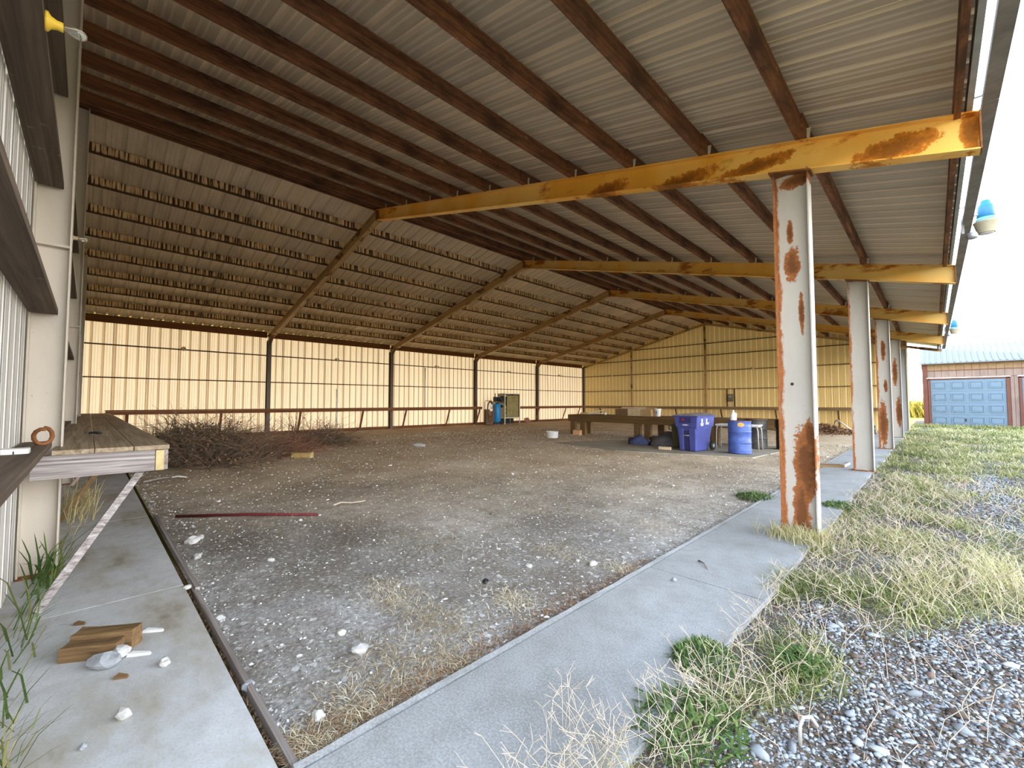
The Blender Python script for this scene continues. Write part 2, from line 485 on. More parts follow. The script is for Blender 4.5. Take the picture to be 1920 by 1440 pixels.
# ground
t = NT('dry_dirt')
n1 = t.noise(0.55, 5, 0.62); n2 = t.noise(5, 6, 0.72); n3 = t.noise(38, 5, 0.75); n4 = t.noise(110, 3, 0.7)
v1 = t.voro(34, None, 'F1', 'Color')
px_, py_, pz_ = t.xyz()
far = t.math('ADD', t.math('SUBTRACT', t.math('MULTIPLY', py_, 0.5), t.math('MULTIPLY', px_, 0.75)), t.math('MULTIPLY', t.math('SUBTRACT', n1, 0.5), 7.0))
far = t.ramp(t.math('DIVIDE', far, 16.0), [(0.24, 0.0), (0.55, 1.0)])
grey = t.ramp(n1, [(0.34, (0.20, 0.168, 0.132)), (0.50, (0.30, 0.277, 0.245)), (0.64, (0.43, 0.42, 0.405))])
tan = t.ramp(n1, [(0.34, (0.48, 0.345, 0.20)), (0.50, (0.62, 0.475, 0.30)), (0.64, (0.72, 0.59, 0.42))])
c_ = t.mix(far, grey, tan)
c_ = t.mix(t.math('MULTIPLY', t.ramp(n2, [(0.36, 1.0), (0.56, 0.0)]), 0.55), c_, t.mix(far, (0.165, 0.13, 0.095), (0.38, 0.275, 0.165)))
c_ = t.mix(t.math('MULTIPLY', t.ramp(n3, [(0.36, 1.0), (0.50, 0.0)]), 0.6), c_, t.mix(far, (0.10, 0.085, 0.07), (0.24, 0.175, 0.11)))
c_ = t.mix(t.math('MULTIPLY', t.ramp(n3, [(0.54, 0.0), (0.66, 1.0)]), 0.7), c_, (0.62, 0.60, 0.57))
sp_ = t.n('ShaderNodeSeparateColor'); t.put(v1, sp_.inputs[0])
c_ = t.mix(t.ramp(sp_.outputs[0], [(0.945, 0.0), (0.965, 0.6)]), c_, (0.70, 0.69, 0.67))
t.bump(t.math('ADD', t.math('MULTIPLY', n2, 0.8), t.math('ADD', t.math('MULTIPLY', n3, 0.6), t.math('MULTIPLY', n4, 0.25))), 0.8, 0.03)
M['dirt'] = t.fin(c_, 0.95, 0, 0.12)

t = NT('worn_concrete')
n1 = t.noise(0.9, 5, 0.62); n2 = t.noise(7, 6, 0.7); n3 = t.noise(90, 3, 0.7)
c_ = t.ramp(n1, [(0.30, (0.205, 0.195, 0.175)), (0.46, (0.285, 0.282, 0.27)), (0.66, (0.35, 0.35, 0.34))])
c_ = t.mix(t.math('MULTIPLY', t.ramp(n2, [(0.38, 1.0), (0.55, 0.0)]), 0.28), c_, (0.165, 0.155, 0.135))
c_ = t.mix(t.ramp(n3, [(0.4, 0.35), (0.5, 0.0)]), c_, (0.15, 0.15, 0.145))
c_ = t.mix(t.ramp(n3, [(0.52, 0.0), (0.64, 0.4)]), c_, (0.45, 0.45, 0.44))
t.bump(t.math('ADD', n2, t.math('MULTIPLY', n3, 0.5)), 0.25, 0.006)
M['concrete'] = t.fin(c_, 0.85, 0, 0.25)

t = NT('stained_concrete')
n1 = t.noise(1.6, 5, 0.62, t.map((0.55, 1.2, 1), (1.3, 0.4, 0))); n2 = t.noise(7, 6, 0.7); n3 = t.noise(90, 3, 0.7)
c_ = t.ramp(n1, [(0.32, (0.24, 0.20, 0.14)), (0.41, (0.42, 0.39, 0.33)), (0.52, (0.52, 0.525, 0.52)), (0.75, (0.62, 0.625, 0.62))])
c_ = t.mix(t.math('MULTIPLY', t.ramp(n2, [(0.38, 1.0), (0.55, 0.0)]), 0.3), c_, (0.33, 0.30, 0.25))
c_ = t.mix(t.ramp(n3, [(0.4, 0.3), (0.5, 0.0)]), c_, (0.32, 0.315, 0.30))
t.bump(t.math('ADD', n2, t.math('MULTIPLY', n3, 0.5)), 0.25, 0.006)
M['concrete_stained'] = t.fin(c_, 0.85, 0, 0.25)

t = NT('dusty_slab')
M['slab_in'] = t.fin(t.ramp(t.noise(1.5, 5, 0.6), [(0.3, (0.27, 0.235, 0.175)), (0.7, (0.40, 0.365, 0.29))]), 0.9, 0, 0.2)

t = NT('gravelly_soil')
n1 = t.noise(1.3, 5, 0.65); n2 = t.noise(30, 5, 0.75)
v1 = t.voro(62, t.map((1, 1.5, 1)), 'F1', 'Color'); sp_ = t.n('ShaderNodeSeparateColor'); t.put(v1, sp_.inputs[0])
vd = t.voro(62, t.map((1, 1.5, 1)))
soil = t.ramp(n1, [(0.35, (0.11, 0.075, 0.05)), (0.55, (0.15, 0.115, 0.075)), (0.72, (0.19, 0.165, 0.13))])
soil = t.mix(t.math('MULTIPLY', t.ramp(n2, [(0.4, 1.0), (0.6, 0.0)]), 0.55), soil, (0.06, 0.045, 0.033))
st_ = t.ramp(sp_.outputs[0], [(0.0, (0.13, 0.12, 0.115)), (0.5, (0.22, 0.23, 0.24)), (1.0, (0.36, 0.375, 0.39))])
msk = t.math('MULTIPLY', t.ramp(sp_.outputs[1], [(0.42, 0.0), (0.48, 1.0)]), t.ramp(vd, [(0.45, 1.0), (0.6, 0.0)]))
c_ = t.mix(msk, soil, st_)
t.bump(t.math('ADD', n2, t.math('MULTIPLY', msk, 0.8)), 0.8, 0.02)
M['soil'] = t.fin(c_, 0.95, 0, 0.1)
t = NT('sunlit_field')
M['field'] = t.fin(t.ramp(t.noise(0.25, 5, 0.65), [(0.3, (0.22, 0.19, 0.05)), (0.7, (0.42, 0.33, 0.09))]), 0.95, 0, 0.1)


def tinted(name, stops, rough=0.7, transl=0.0):
    t = NT(name)
    c = t.ramp(t.attr('tint'), stops)
    t.fin(c, rough, 0, 0.2)
    if transl:
        tr = t.n('ShaderNodeBsdfTranslucent'); t.put(c, tr.inputs['Color'])
        mx = t.n('ShaderNodeMixShader'); mx.inputs[0].default_value = transl
        t.t.links.new(t.b.outputs[0], mx.inputs[1]); t.t.links.new(tr.outputs[0], mx.inputs[2])
        t.t.links.new(mx.outputs[0], t.out.inputs[0])
    return t.m

M['grass'] = tinted('grass_blades', [(0.0, (0.085, 0.13, 0.03)), (0.35, (0.20, 0.23, 0.07)), (0.6, (0.40, 0.37, 0.15)), (1.0, (0.66, 0.58, 0.35))], 0.7, 0.25)
M['straw'] = tinted('dry_straw', [(0.0, (0.22, 0.15, 0.08)), (0.5, (0.46, 0.37, 0.23)), (1.0, (0.74, 0.66, 0.50))], 0.8)
M['gravel'] = tinted('grey_gravel', [(0.0, (0.09, 0.07, 0.055)), (0.25, (0.17, 0.11, 0.085)), (0.32, (0.17, 0.175, 0.18)), (0.7, (0.265, 0.285, 0.30)), (1.0, (0.40, 0.42, 0.435))], 0.85)
M['pebble'] = tinted('pale_pebbles', [(0.0, (0.15, 0.13, 0.10)), (0.5, (0.34, 0.32, 0.285)), (1.0, (0.66, 0.65, 0.63))], 0.9)
M['leaf_litter'] = tinted('dead_leaves', [(0.0, (0.12, 0.07, 0.04)), (0.6, (0.28, 0.155, 0.085)), (1.0, (0.44, 0.29, 0.17))], 0.9)
M['weed'] = tinted('weed_leaves', [(0.0, (0.04, 0.085, 0.022)), (0.6, (0.10, 0.17, 0.045)), (1.0, (0.22, 0.26, 0.085))], 0.7, 0.2)
M['reed'] = tinted('tall_blades', [(0.0, (0.045, 0.095, 0.022)), (0.5, (0.13, 0.19, 0.05)), (0.75, (0.40, 0.33, 0.14)), (1.0, (0.60, 0.50, 0.28))], 0.65, 0.25)
M['field_grass'] = tinted('field_weeds', [(0.0, (0.12, 0.13, 0.02)), (0.5, (0.34, 0.28, 0.05)), (1.0, (0.58, 0.46, 0.14))], 0.8, 0.3)

# ================================================================== BUILDING DATA
XE, XR, XL = 0.356, -10.57, -20.40          # eave end, ridge, back wall
YN, YF = -0.38, 28.72                        # near and far gable walls
FY = [5.437 + 5.82 * i for i in range(4)]    # steel frames inside


def ztop_r(x): return 3.93 + 0.2486 * (XE - x)
def zbot_r(x): return 3.588 + 0.2532 * (XE - x)
def ztop_l(x): return 6.647 - 0.2430 * (XR - x)
def zbot_l(x): return 6.355 - 0.2360 * (XR - x)
def ztop(x): return ztop_r(x) if x > XR else ztop_l(x)
PD = 0.20                                   # purlin depth


def zroof(x): return ztop(x) + PD + 0.005


# ------------------------------------------------------------------ ground of the place
def wavy(x, y, amp, sc_):
    return amp * (mnoise.noise((x * sc_, y * sc_, 0.3)) + 0.5 * mnoise.noise((x * sc_ * 2.7, y * sc_ * 2.7, 5.1)))


def grid_mesh(name, x0, x1, y0, y1, step, zf, mat):
    nx, ny = max(2, int((x1 - x0) / step) + 1), max(2, int((y1 - y0) / step) + 1)
    xs, ys = np.linspace(x0, x1, nx), np.linspace(y0, y1, ny)
    V = np.array([(x, y, zf(x, y)) for y in ys for x in xs])
    i = np.arange(nx - 1)[None, :] + nx * np.arange(ny - 1)[:, None]
    F = np.stack([i, i + 1, i + 1 + nx, i + nx], -1).reshape(-1, 4)
    return np_mesh(name, V, F, mat, None, True)


def z_dirt(x, y):
    edge = min(1.0, max(0.0, (y - 0.6) / 0.5)) * min(1.0, max(0.0, (-1.8 - x) / 0.5))
    return -0.035 + (wavy(x, y, 0.018, 0.9) + wavy(x, y, 0.012, 3.1) + 0.015) * edge


def z_out(x, y):
    return -0.045 + wavy(x, y, 0.02, 0.8) + 0.02 * min(1, max(0, (x + 0.9)))


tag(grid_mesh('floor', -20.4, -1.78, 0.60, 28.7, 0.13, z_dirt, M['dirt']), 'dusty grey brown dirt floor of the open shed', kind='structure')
g = MB().bx(-0.96, -0.95, 0, 1, -1, -0.99)
lawn = grid_mesh('lawn', -1.0, 14.0, -3.0, 46.0, 0.30, z_out, M['soil'])
tag(lawn, 'bare soil of the yard beside the shed', kind='structure')
fb = MB().add([(-400, -200, -0.13), (400, -200, -0.13), (400, 600, -0.13), (-400, 600, -0.13)], [(0, 1, 2, 3)])
tag(fb.build('field', M['field']), 'open dry field around the buildings', kind='structure')

# concrete strips: slabs laid end to end with joints
apron = tag(empty('pavement', (0, 0, 0)), 'pale concrete strip along the open side of the shed', kind='structure')
js = [-0.38, 3.42, 7.3, 11.2, 14.9, 18.8, 22.7, 26.5, 29.2]
for a, b in zip(js[:-1], js[1:]):
    m = MB()
    n = 14
    for side in (0, 1):
        pass
    P, F = [], []
    ys = np.linspace(a + 0.006, b - 0.006, n)
    for y in ys:
        xo = -0.90 + 0.05 * mnoise.noise((y * 1.9, 3.3, 0)) + 0.03 * mnoise.noise((y * 6.1, 1.3, 0))
        P += [(-1.745, y, -0.14), (-1.745, y, 0.0), (xo, y, 0.0), (xo, y, -0.14)]
    for i in range(n - 1):
        for k in range(4):
            F.append((4 * i + k, 4 * i + (k + 1) % 4, 4 * i + 4 + (k + 1) % 4, 4 * i + 4 + k))
    F += [(3, 2, 1, 0), (4 * n - 4, 4 * n - 3, 4 * n - 2, 4 * n - 1)]
    m.add(P, F)
    m.build('slab', M['concrete'], apron)
# formed lip along the inner edge, broken in places
lip = MB(); P, F = [], []
ys = np.arange(0.60, 28.6, 0.11); n = len(ys)
for y in ys:
    d = 0.012 * mnoise.noise((y * 5, 0, 0)); e = 0.014 * mnoise.noise((y * 7, 4, 0))
    P += [(-1.800 + d, y, -0.1), (-1.797 + d, y, 0.001), (-1.762 + e, y, -0.004 + 0.006 * mnoise.noise((y * 4, 9, 0))), (-1.757 + e, y, -0.1)]
for i in range(n - 1):
    for k in range(4):
        F.append((4 * i + k, 4 * i + (k + 1) % 4, 4 * i + 4 + (k + 1) % 4, 4 * i + 4 + k))
F += [(3, 2, 1, 0), (4 * n - 4, 4 * n - 3, 4 * n - 2, 4 * n - 1)]
lip.add(P, F); lip.build('kerb', M['concrete'], apron)

walk = tag(empty('sidewalk', (0, 0, 0)), 'stained concrete strip under the wall shelf', kind='structure')
jx = [-20.3, -16.4, -12.6, -9.6, -6.9, -4.12, -1.752]
for a, b in zip(jx[:-1], jx[1:]):
    MB().bx(a + 0.006, b - 0.006, -0.40, 0.555, -0.14, 0.0).build('slab', M['concrete_stained'], walk)
tag(MB().bx(-6.95, -4.02, 0.615, 0.645, -0.08, -0.008).build('edging_board', M['grey_wood'], None), 'thin grey board set in the dirt beside the stained concrete strip, its farther length', 'board')
tag(MB().bx(-3.98, -1.80, 0.598, 0.624, -0.08, -0.010).build('edging_board', M['grey_wood'], None), 'thin grey board along the concrete edge that runs to the strip corner', 'board')

# inner slab patch by the bins
sl = MB(); pts = [(-9.4, 11.5), (-6.6, 10.85), (-3.3, 11.95), (-2.95, 15.6), (-7.6, 15.0), (-8.6, 13.4)]
n = len(pts)
sl.add([(x, y, 0.002) for x, y in pts] + [(x, y, -0.08) for x, y in pts], [tuple(range(n)), tuple(range(2 * n - 1, n - 1, -1))] + [(i, i + n, (i + 1) % n + n, (i + 1) % n) for i in range(n)])
tag(sl.build('slab', M['slab_in']), 'dusty concrete slab under the bins and barrels', kind='structure')


# ------------------------------------------------------------------ ribbed sheets
def profile(wd=0.914, pitch=0.3047, rib=0.032, half=(0.036, 0.017), minor=0.007):
    """(u, height) across one sheet"""
    pr = []
    k = int(round(wd / pitch))
    for i in range(k):
        o = i * pitch
        pr += [(o, 0.0), (o + 0.022, 0.0), (o + 0.041, rib), (o + 0.075, rib), (o + 0.094, 0.0)]
        for q in (0.155, 0.225):
            pr += [(o + q - 0.017, 0.0), (o + q - 0.008, minor), (o + q + 0.008, minor), (o + q + 0.017, 0.0)]
    pr += [(wd, 0.0), (wd + 0.014, -0.003), (wd + 0.016, -0.009)]
    return pr

PR = profile()


def sheet(pr, fa, fb_):
    """quads between two edges; fa(u,h), fb_(u,h) give the 3D points"""
    m = MB(); P, F = [], []
    for (u, h) in pr:
        P += [fa(u, h), fb_(u, h)]
    for i in range(len(pr) - 1):
        F.append((2 * i, 2 * i + 1, 2 * i + 3, 2 * i + 2))
    return m.add(P, F)


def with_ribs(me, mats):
    """flat, main rib and small stiffener faces carry their own colour"""
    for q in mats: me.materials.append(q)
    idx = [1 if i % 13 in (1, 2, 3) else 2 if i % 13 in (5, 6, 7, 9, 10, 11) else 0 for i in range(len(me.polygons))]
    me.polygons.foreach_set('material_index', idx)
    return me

# ceiling: roof sheets, purlins, ridge cap
ceiling = tag(empty('ceiling'), 'ribbed grey metal roof on dark wooden purlins', kind='structure')
Y0, Y1 = -0.62, 29.05
N_SH = int(math.ceil((Y1 - Y0) / 0.914))
XO = 0.325


def rs(x): return lambda u, h: (x, u, zroof(x) + h)


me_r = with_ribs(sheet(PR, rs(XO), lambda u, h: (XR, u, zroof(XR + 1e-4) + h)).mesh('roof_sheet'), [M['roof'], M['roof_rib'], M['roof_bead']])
me_l = sheet(PR, rs(-20.62), lambda u, h: (XR, u, zroof(XR - 1e-4) + h)).mesh('roof_sheet'); me_l.materials.append(M['roof_bright'])
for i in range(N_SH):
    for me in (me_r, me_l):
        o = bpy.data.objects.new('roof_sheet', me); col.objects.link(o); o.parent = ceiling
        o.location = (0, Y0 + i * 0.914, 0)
zc = zroof(XR)
cap = MB().add([(XR - 0.25, Y0, zc - 0.02), (XR, Y0, zc + 0.06), (XR + 0.25, Y0, zc - 0.02), (XR - 0.25, Y1, zc - 0.02), (XR, Y1, zc + 0.06), (XR + 0.25, Y1, zc - 0.02)], [(0, 1, 4, 3), (1, 2, 5, 4)])
cap.build('ridge_cap', M['roof'], ceiling)

edges_y = [YN + 0.05] + FY + [YF - 0.1]
px_r = [-0.93 - 1.025 * k for k in range(10)]
px_l = [-11.70 - 1.072 * k for k in range(8)]
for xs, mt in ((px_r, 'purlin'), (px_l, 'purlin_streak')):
    for x in xs:
        zb = ztop(x)
        sl_ = -0.2486 if x > XR else 0.243
        for b in range(5):
            ya, yb = edges_y[b] - 0.22, edges_y[b + 1] + 0.22
            if b == 0: ya = edges_y[0] - 0.3
            if b == 4: yb = edges_y[5] + 0.2
            hw_ = 0.038
            off = 0.012 if b % 2 else -0.012
            m = MB()
            nseg = 1
            m.bx(-hw_, hw_, ya, yb, 0.003, PD)
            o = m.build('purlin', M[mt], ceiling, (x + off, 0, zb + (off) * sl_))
for k_, x in enumerate((XR + 0.10, XR - 0.10)):
    MB().bx(-0.02, 0.02, YN - 0.1, YF + 0.1, 0.0, PD).build('ridge_board', M['purlin'], ceiling, (x, 0, ztop(XR) - 0.0))
# eave strut, fascia and gutter on the open side
MB().bx(0.205, 0.25, -0.6, YF + 0.25, 3.94, 4.12).build('eave_strut', M['purlin'], ceiling)
MB().bx(0.285, 0.325, -0.6, YF + 0.3, 3.985, 4.125).build('eave_trim', M['trim_grey'], ceiling)
for i in range(10):
    a = -0.6 + i * 3.0
    gt = MB()
    b = min(a + 2.99, YF + 0.4)
    gt.bx(0.385, 0.47, a, b, 3.985, 3.995); gt.bx(0.378, 0.385, a, b, 3.985, 4.05); gt.bx(0.47, 0.477, a, b, 3.985, 4.09)
    gt.build('gutter', M['gutter'], ceiling)
    MB().bx(0.322, 0.48, a + 0.02, a + 0.04, 4.075, 4.085).build('gutter_strap', M['trim_grey'], ceiling)

# ------------------------------------------------------------------ walls
# back wall (long)
wb = tag(empty('wall_back'), 'long wall of thin cream ribbed siding with brown girts', kind='structure')
ZB = 4.30
me_w = sheet(PR, lambda u, h: (XL - h, u, -0.1), lambda u, h: (XL - h, u, ZB + 0.158)).mesh('siding_sheet'); with_ribs(me_w, [M['panel_back'], M['panel_back_rib'], M['panel_back_bead']])
for i in range(32):
    o = bpy.data.objects.new('siding_sheet', me_w); col.objects.link(o); o.parent = wb
    o.location = (0, YN + i * 0.9095, 0)
for b in range(5):
    ya, yb = edges_y[b] + (0.06 if b else 0), edges_y[b + 1] - 0.06
    for z in (2.27, 3.42):
        MB().bx(XL + 0.015, XL + 0.11, ya, yb, z - 0.02, z + 0.02).build('girt', M['girt'], wb)
    MB().bx(XL + 0.005, XL + 0.05, ya, yb, 4.19, 4.455).build('eave_board', M['rail'], wb)
    MB().bx(XL + 0.01, XL + 0.05, ya, yb, -0.02, 0.14).build('bottom_board', M['rail'], wb)

# far gable wall
wr = tag(empty('wall_right'), 'gabled end wall of dull cream ribbed siding', kind='structure')
wl_ = tag(empty('wall_left'), 'near gable wall of pale ribbed siding with grey girts', kind='structure')
for (root, y, sgn, mt, x1) in ((wr, YF, 1, 'panel_gable', -0.86), (wl_, YN, -1, 'panel_near', -0.93)):
    x = XL
    while x < x1 - 0.02:
        wd = min(0.914, x1 - x)
        pr = [(u, h) for (u, h) in PR if u < wd - 1e-3] + [(wd, 0.0), (wd + 0.012, -0.003), (wd + 0.014, -0.008)]
        xx = x
        o = sheet(pr, lambda u, h: (xx + u, y + sgn * h, -0.1), lambda u, h: (xx + u, y + sgn * h, zroof(xx + u) - 0.004)).build('siding_sheet', M[mt], root)
        with_ribs(o.data, [M[mt + '_rib'], M[mt + '_bead']])
        x += 0.914
posts = [-15.9, -10.55, -5.2]
ends = [-20.3] + posts + [-1.15]
for b in range(4):
    xa, xb = ends[b] + 0.05, ends[b + 1] - 0.05
    for z in (2.26, 3.46, 4.50, 5.28):
        if z > ztop((xa + xb) / 2) - 0.2: continue
        a_, b_ = xa, xb
        if z > 4.3:
            a_ = max(xa, XR - (6.6 - z) / 0.243 + 0.3); b_ = min(xb, XR + (6.6 - z) / 0.2486 - 0.3)
            if b_ - a_ < 0.5: continue
        MB().bx(a_, b_, YF - 0.13, YF - 0.012, z - 0.022, z + 0.022).build('girt', M['girt_x'], wr)
    for z in (1.06, 2.15, 3.22, 4.02):
        if z > ztop((xa + xb) / 2) - 0.2: continue
        MB().bx(xa, xb, YN + 0.012, YN + 0.175, z - 0.022, z + 0.022).build('girt', M['girt_dark'], wl_)
# the wall continues as girts past the post, towards the open corner
for x in posts:
    MB().bx(x - 0.06, x + 0.06, YF - 0.20, YF - 0.14, 0, ztop(x) - 0.02).build('gable_post', M['rafter_l'], wr)


# I sections
def ibeam(m, p0, p1, d0, d1, wd, depth_dir, tf=0.012, tw=0.009):
    """p0,p1 on the centre line; depth along depth_dir (unit), flanges wd wide"""
    p0, p1, d = Vector(p0), Vector(p1), Vector(depth_dir)
    a = (p1 - p0).normalized()
    wv = a.cross(d).normalized()

    def slab_(o0, o1, th, half):
        P = []
        for p, o in ((p0, o0), (p1, o1)):
            for (i, j) in ((-1, -1), (1, -1), (1, 1), (-1, 1)):
                P.append(p + d * (o + i * th / 2) + wv * (j * half))
        m.hexa(P)
    slab_(d0 / 2 - tf / 2, d1 / 2 - tf / 2, tf, wd / 2)
    slab_(-d0 / 2 + tf / 2, -d1 / 2 + tf / 2, tf, wd / 2)
    P = []
    for p, dd in ((p0, d0), (p1, d1)):
        for (i, j) in ((-1, -1), (1, -1), (1, 1), (-1, 1)):
            P.append(p + d * (i * (dd / 2 - tf)) + wv * (j * tw / 2))
    m.hexa(P)
    return m

# posts of the near gable wall
for k, x in enumerate(posts):
    r = tag(empty('gable_post', (x, YN + 0.125, 0)),
            ['cream steel post on the near gable wall, last one before the back corner', 'cream steel post on the near gable wall, second behind the shelf end', 'cream steel I-section post rising through the end of the wall shelf'][k], 'post')
    m = ibeam(MB(), (0, 0, 0), (0, 0, ztop(x) - 0.02), 0.225, 0.225, 0.15, (0, 1, 0))
    m.build('shaft', M['post'], r)
    MB().bx(-0.07, 0.07, -0.10, 0.10, 2.70, 2.72).build('stiffener', M['post'], r)
    MB().bx(-0.09, 0.09, -0.115, 0.13, 0.0, 0.012).build('base_plate', M['rust'], r)

# ------------------------------------------------------------------ steel frames
flab = ['rusty ochre steel frame with the most heavily rusted outer column', 'rusty ochre steel frame second from the camera, its outer column almost clean',
        'ochre steel frame third from the camera, outer column rusted at its foot', 'ochre steel frame fourth from the camera, just before the end wall']
cmat = ['col_a', 'col_b', 'col_c', 'col_d']
XC = -1.044; CD = 0.33
for i, y in enumerate(FY):
    r = tag(empty('steel_portal', (0, y, 0)), flab[i], 'frame', 'steel frames across the shed')
    m = ibeam(MB(), (0, 0, 0), (0, 0, zbot_r(XC) - 0.012), CD, CD, 0.17, (1, 0, 0))
    c = m.build('column', M[cmat[i]], r, (XC, 0, 0))
    MB().bx(-0.20, 0.20, -0.11, 0.11, 0.0, 0.014).build('base_plate', M['rust'], c)
    if i == 0: MB().lathe([(0.017, -0.0065), (0.012, -0.0055)], 14, (-0.045, 0, 1.60), 'Y').build('bolt_hole', M['black'], c)
    MB().hexa([(-0.20, -0.10, zbot_r(XC - 0.2) - 0.02), (0.19, -0.10, zbot_r(XC + 0.19) - 0.02), (0.19, 0.10, zbot_r(XC + 0.19) - 0.02), (-0.20, 0.10, zbot_r(XC - 0.2) - 0.02),
               (-0.20, -0.10, zbot_r(XC - 0.2) - 0.002), (0.19, -0.10, zbot_r(XC + 0.19) - 0.002), (0.19, 0.10, zbot_r(XC + 0.19) - 0.002), (-0.20, 0.10, zbot_r(XC - 0.2) - 0.002)]).build('cap_plate', M['rust'], c)
    # outer rafter
    m = MB()
    d = (0, 0, 1)
    cz = lambda x: (ztop_r(x) + zbot_r(x)) / 2
    ibeam(m, (XE, 0, cz(XE)), (XR + 0.02, 0, cz(XR + 0.02)), ztop_r(XE) - zbot_r(XE), ztop_r(XR) - zbot_r(XR), 0.15, d)
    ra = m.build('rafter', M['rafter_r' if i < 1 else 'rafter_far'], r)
    MB().hexa([(XE - 0.0, -0.076, zbot_r(XE)), (XE + 0.012, -0.076, zbot_r(XE)), (XE + 0.012, 0.076, zbot_r(XE)), (XE, 0.076, zbot_r(XE)),
               (XE, -0.076, ztop_r(XE)), (XE + 0.012, -0.076, ztop_r(XE)), (XE + 0.012, 0.076, ztop_r(XE)), (XE, 0.076, ztop_r(XE))]).build('end_plate', M['rust'], ra)
    if i < 3:
        for k, x in enumerate(px_r):
            MB().box((0, 0, 0), (0.05, 0.012, 0.13), rotm(0, R(8), 0)).build('purlin_clip', M['plate'], ra, (x + 0.055, -0.05, ztop_r(x + 0.055) + 0.055))
    # inner rafter
    m = MB()
    cl_ = lambda x: (ztop_l(x) + zbot_l(x)) / 2
    ibeam(m, (XL + 0.01, 0, cl_(XL)), (XR - 0.02, 0, cl_(XR - 0.02)), ztop_l(XL) - zbot_l(XL), ztop_l(XR) - zbot_l(XR), 0.15, d)
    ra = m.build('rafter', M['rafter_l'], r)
    MB().bx(XR - 0.02, XR + 0.02, -0.085, 0.085, 6.34, 6.66).build('ridge_plate', M['rust'], ra)
    m = ibeam(MB(), (0, 0, 0), (0, 0, zbot_l(-20.28) + 0.0), 0.21, 0.21, 0.15, (1, 0, 0))
    # haunch at the knee
    c = m.build('column', M['col_back'], r, (-20.285, 0, 0))
    hm = MB(); P, F = [], []
    for yy in (-0.07, 0.07):
        P += [(-20.19, yy, 3.86), (-20.19, yy, zbot_l(-20.19) + 0.01), (-19.90, yy, zbot_l(-19.90) + 0.01), (-20.07, yy, zbot_l(-20.07) - 0.07), (-20.15, yy, 3.96)]
    hm.add(P, [(0, 1, 2, 3, 4), (9, 8, 7, 6, 5)] + [(k, k + 5, (k + 1) % 5 + 5, (k + 1) % 5) for k in range(5)])
    hm.build('knee_plate', M['col_back'], r)
# end frame at the far gable
r = tag(empty('end_portal', (0, YF - 0.09, 0)), 'slim end frame against the far gable with a plain grey corner column', 'frame')
ibeam(MB(), (0, 0, 0), (0, 0, zbot_r(XC) + 0.1), 0.31, 0.31, 0.15, (1, 0, 0)).build('column', M['col_e'], r, (XC, 0, 0))
ibeam(MB(), (0, 0, 0), (0, 0, 4.15), 0.15, 0.15, 0.14, (1, 0, 0)).build('column', M['col_back'], r, (-20.30, 0, 0))
m = MB(); m.bar((XE, -0.0, ztop_r(XE) - 0.07), (XR, 0, ztop_r(XR) - 0.07), 0.10, 0.12); m.build('rafter', M['rafter_l'], r)
m = MB(); m.bar((XL, 0, ztop_l(XL) - 0.07), (XR, 0, ztop_l(XR) - 0.07), 0.10, 0.12); m.build('rafter', M['rafter_l'], r)


# ------------------------------------------------------------------ wall shelves
def shelf(name, label, A, B, out, depth, ztop_, braces, mts, foot_in, skirt=(0.17, 0.04), nplank=3, group=None):
    """A,B on the wall line, out = unit vector from the wall; braces = list of distances from A"""
    A, B, out = Vector(A), Vector(B), Vector(out)
    a = (B - A).normalized(); L = (B - A).length
    r = tag(empty(name, (A.x, A.y, 0)), label, 'shelf')
    o_ = Vector((A.x, A.y, 0))
    A = Vector((0, 0, 0)); B = a * L
    pw = depth / nplank
    for k in range(nplank):
        q = out * (pw * (k + 0.5))
        MB().bar(A + q + Vector((0, 0, ztop_ - 0.02)), B + q + Vector((0, 0, ztop_ - 0.02 - 0.003 * (k % 2))), pw - 0.006, 0.036).build('plank', mts[0], r)
    q = out * (depth - skirt[1] / 2 - 0.01)
    zz = ztop_ - 0.042 - skirt[0] / 2
    MB().bar(A + q + Vector((0, 0, zz)), B + q + Vector((0, 0, zz)), skirt[1], skirt[0]).build('front_board', mts[1], r)
    for s_ in braces:
        p1 = A + a * s_ + out * (depth - 0.08) + Vector((0, 0, ztop_ - 0.05))
        p0 = A + a * s_ + out * foot_in + Vector((0, 0, 0.03))
        MB().bar(p0, p1, 0.085, 0.04, up=out).build('brace', mts[2], r)
    return r

s1 = shelf('wall_shelf', 'deep plank shelf with a weathered end board along the near gable wall', (-4.72, YN + 0.19, 0), (-19.75, YN + 0.19, 0), (0, 1, 0), 0.70, 1.035, [5.4, 8.4, 11.4], (M['shelf_top'], M['grey_wood'], M['brace']), 0.03)
# its end board, the cut end of the front board, and the two slanting props in view
MB().bx(-0.005, 0.035, -0.10, 0.60, 0.825, 0.996).build('end_board', M['grey_wood_y'], s1)
MB().bx(-0.01, 0.037, 0.605, 0.66, 0.825, 0.992).build('board_end', M['cut_wood'], s1)
MB().bar((0.46, -0.02, 0.0), (-0.18, 0.58, 0.90), 0.05, 0.04, (1, 0, 0)).build('brace', M['grey_wood_y'], s1)
MB().bar((-2.55, -0.02, 0.0), (-2.6, 0.52, 0.93), 0.05, 0.04, (1, 0, 0)).build('brace', M['rail_x'], s1)
shelf('wall_shelf', 'narrow rust brown board shelf on slanting props along the back wall beside the brush pile', (XL + 0.12, 0.40, 0), (XL + 0.12, 17.2, 0), (1, 0, 0), 0.52, 1.13, [0.55, 3.3, 6.25, 9.15, 11.55, 14.4, 16.7], (M['rail'], M['rail'], M['rail']), 0.03, (0.12, 0.04), 2)
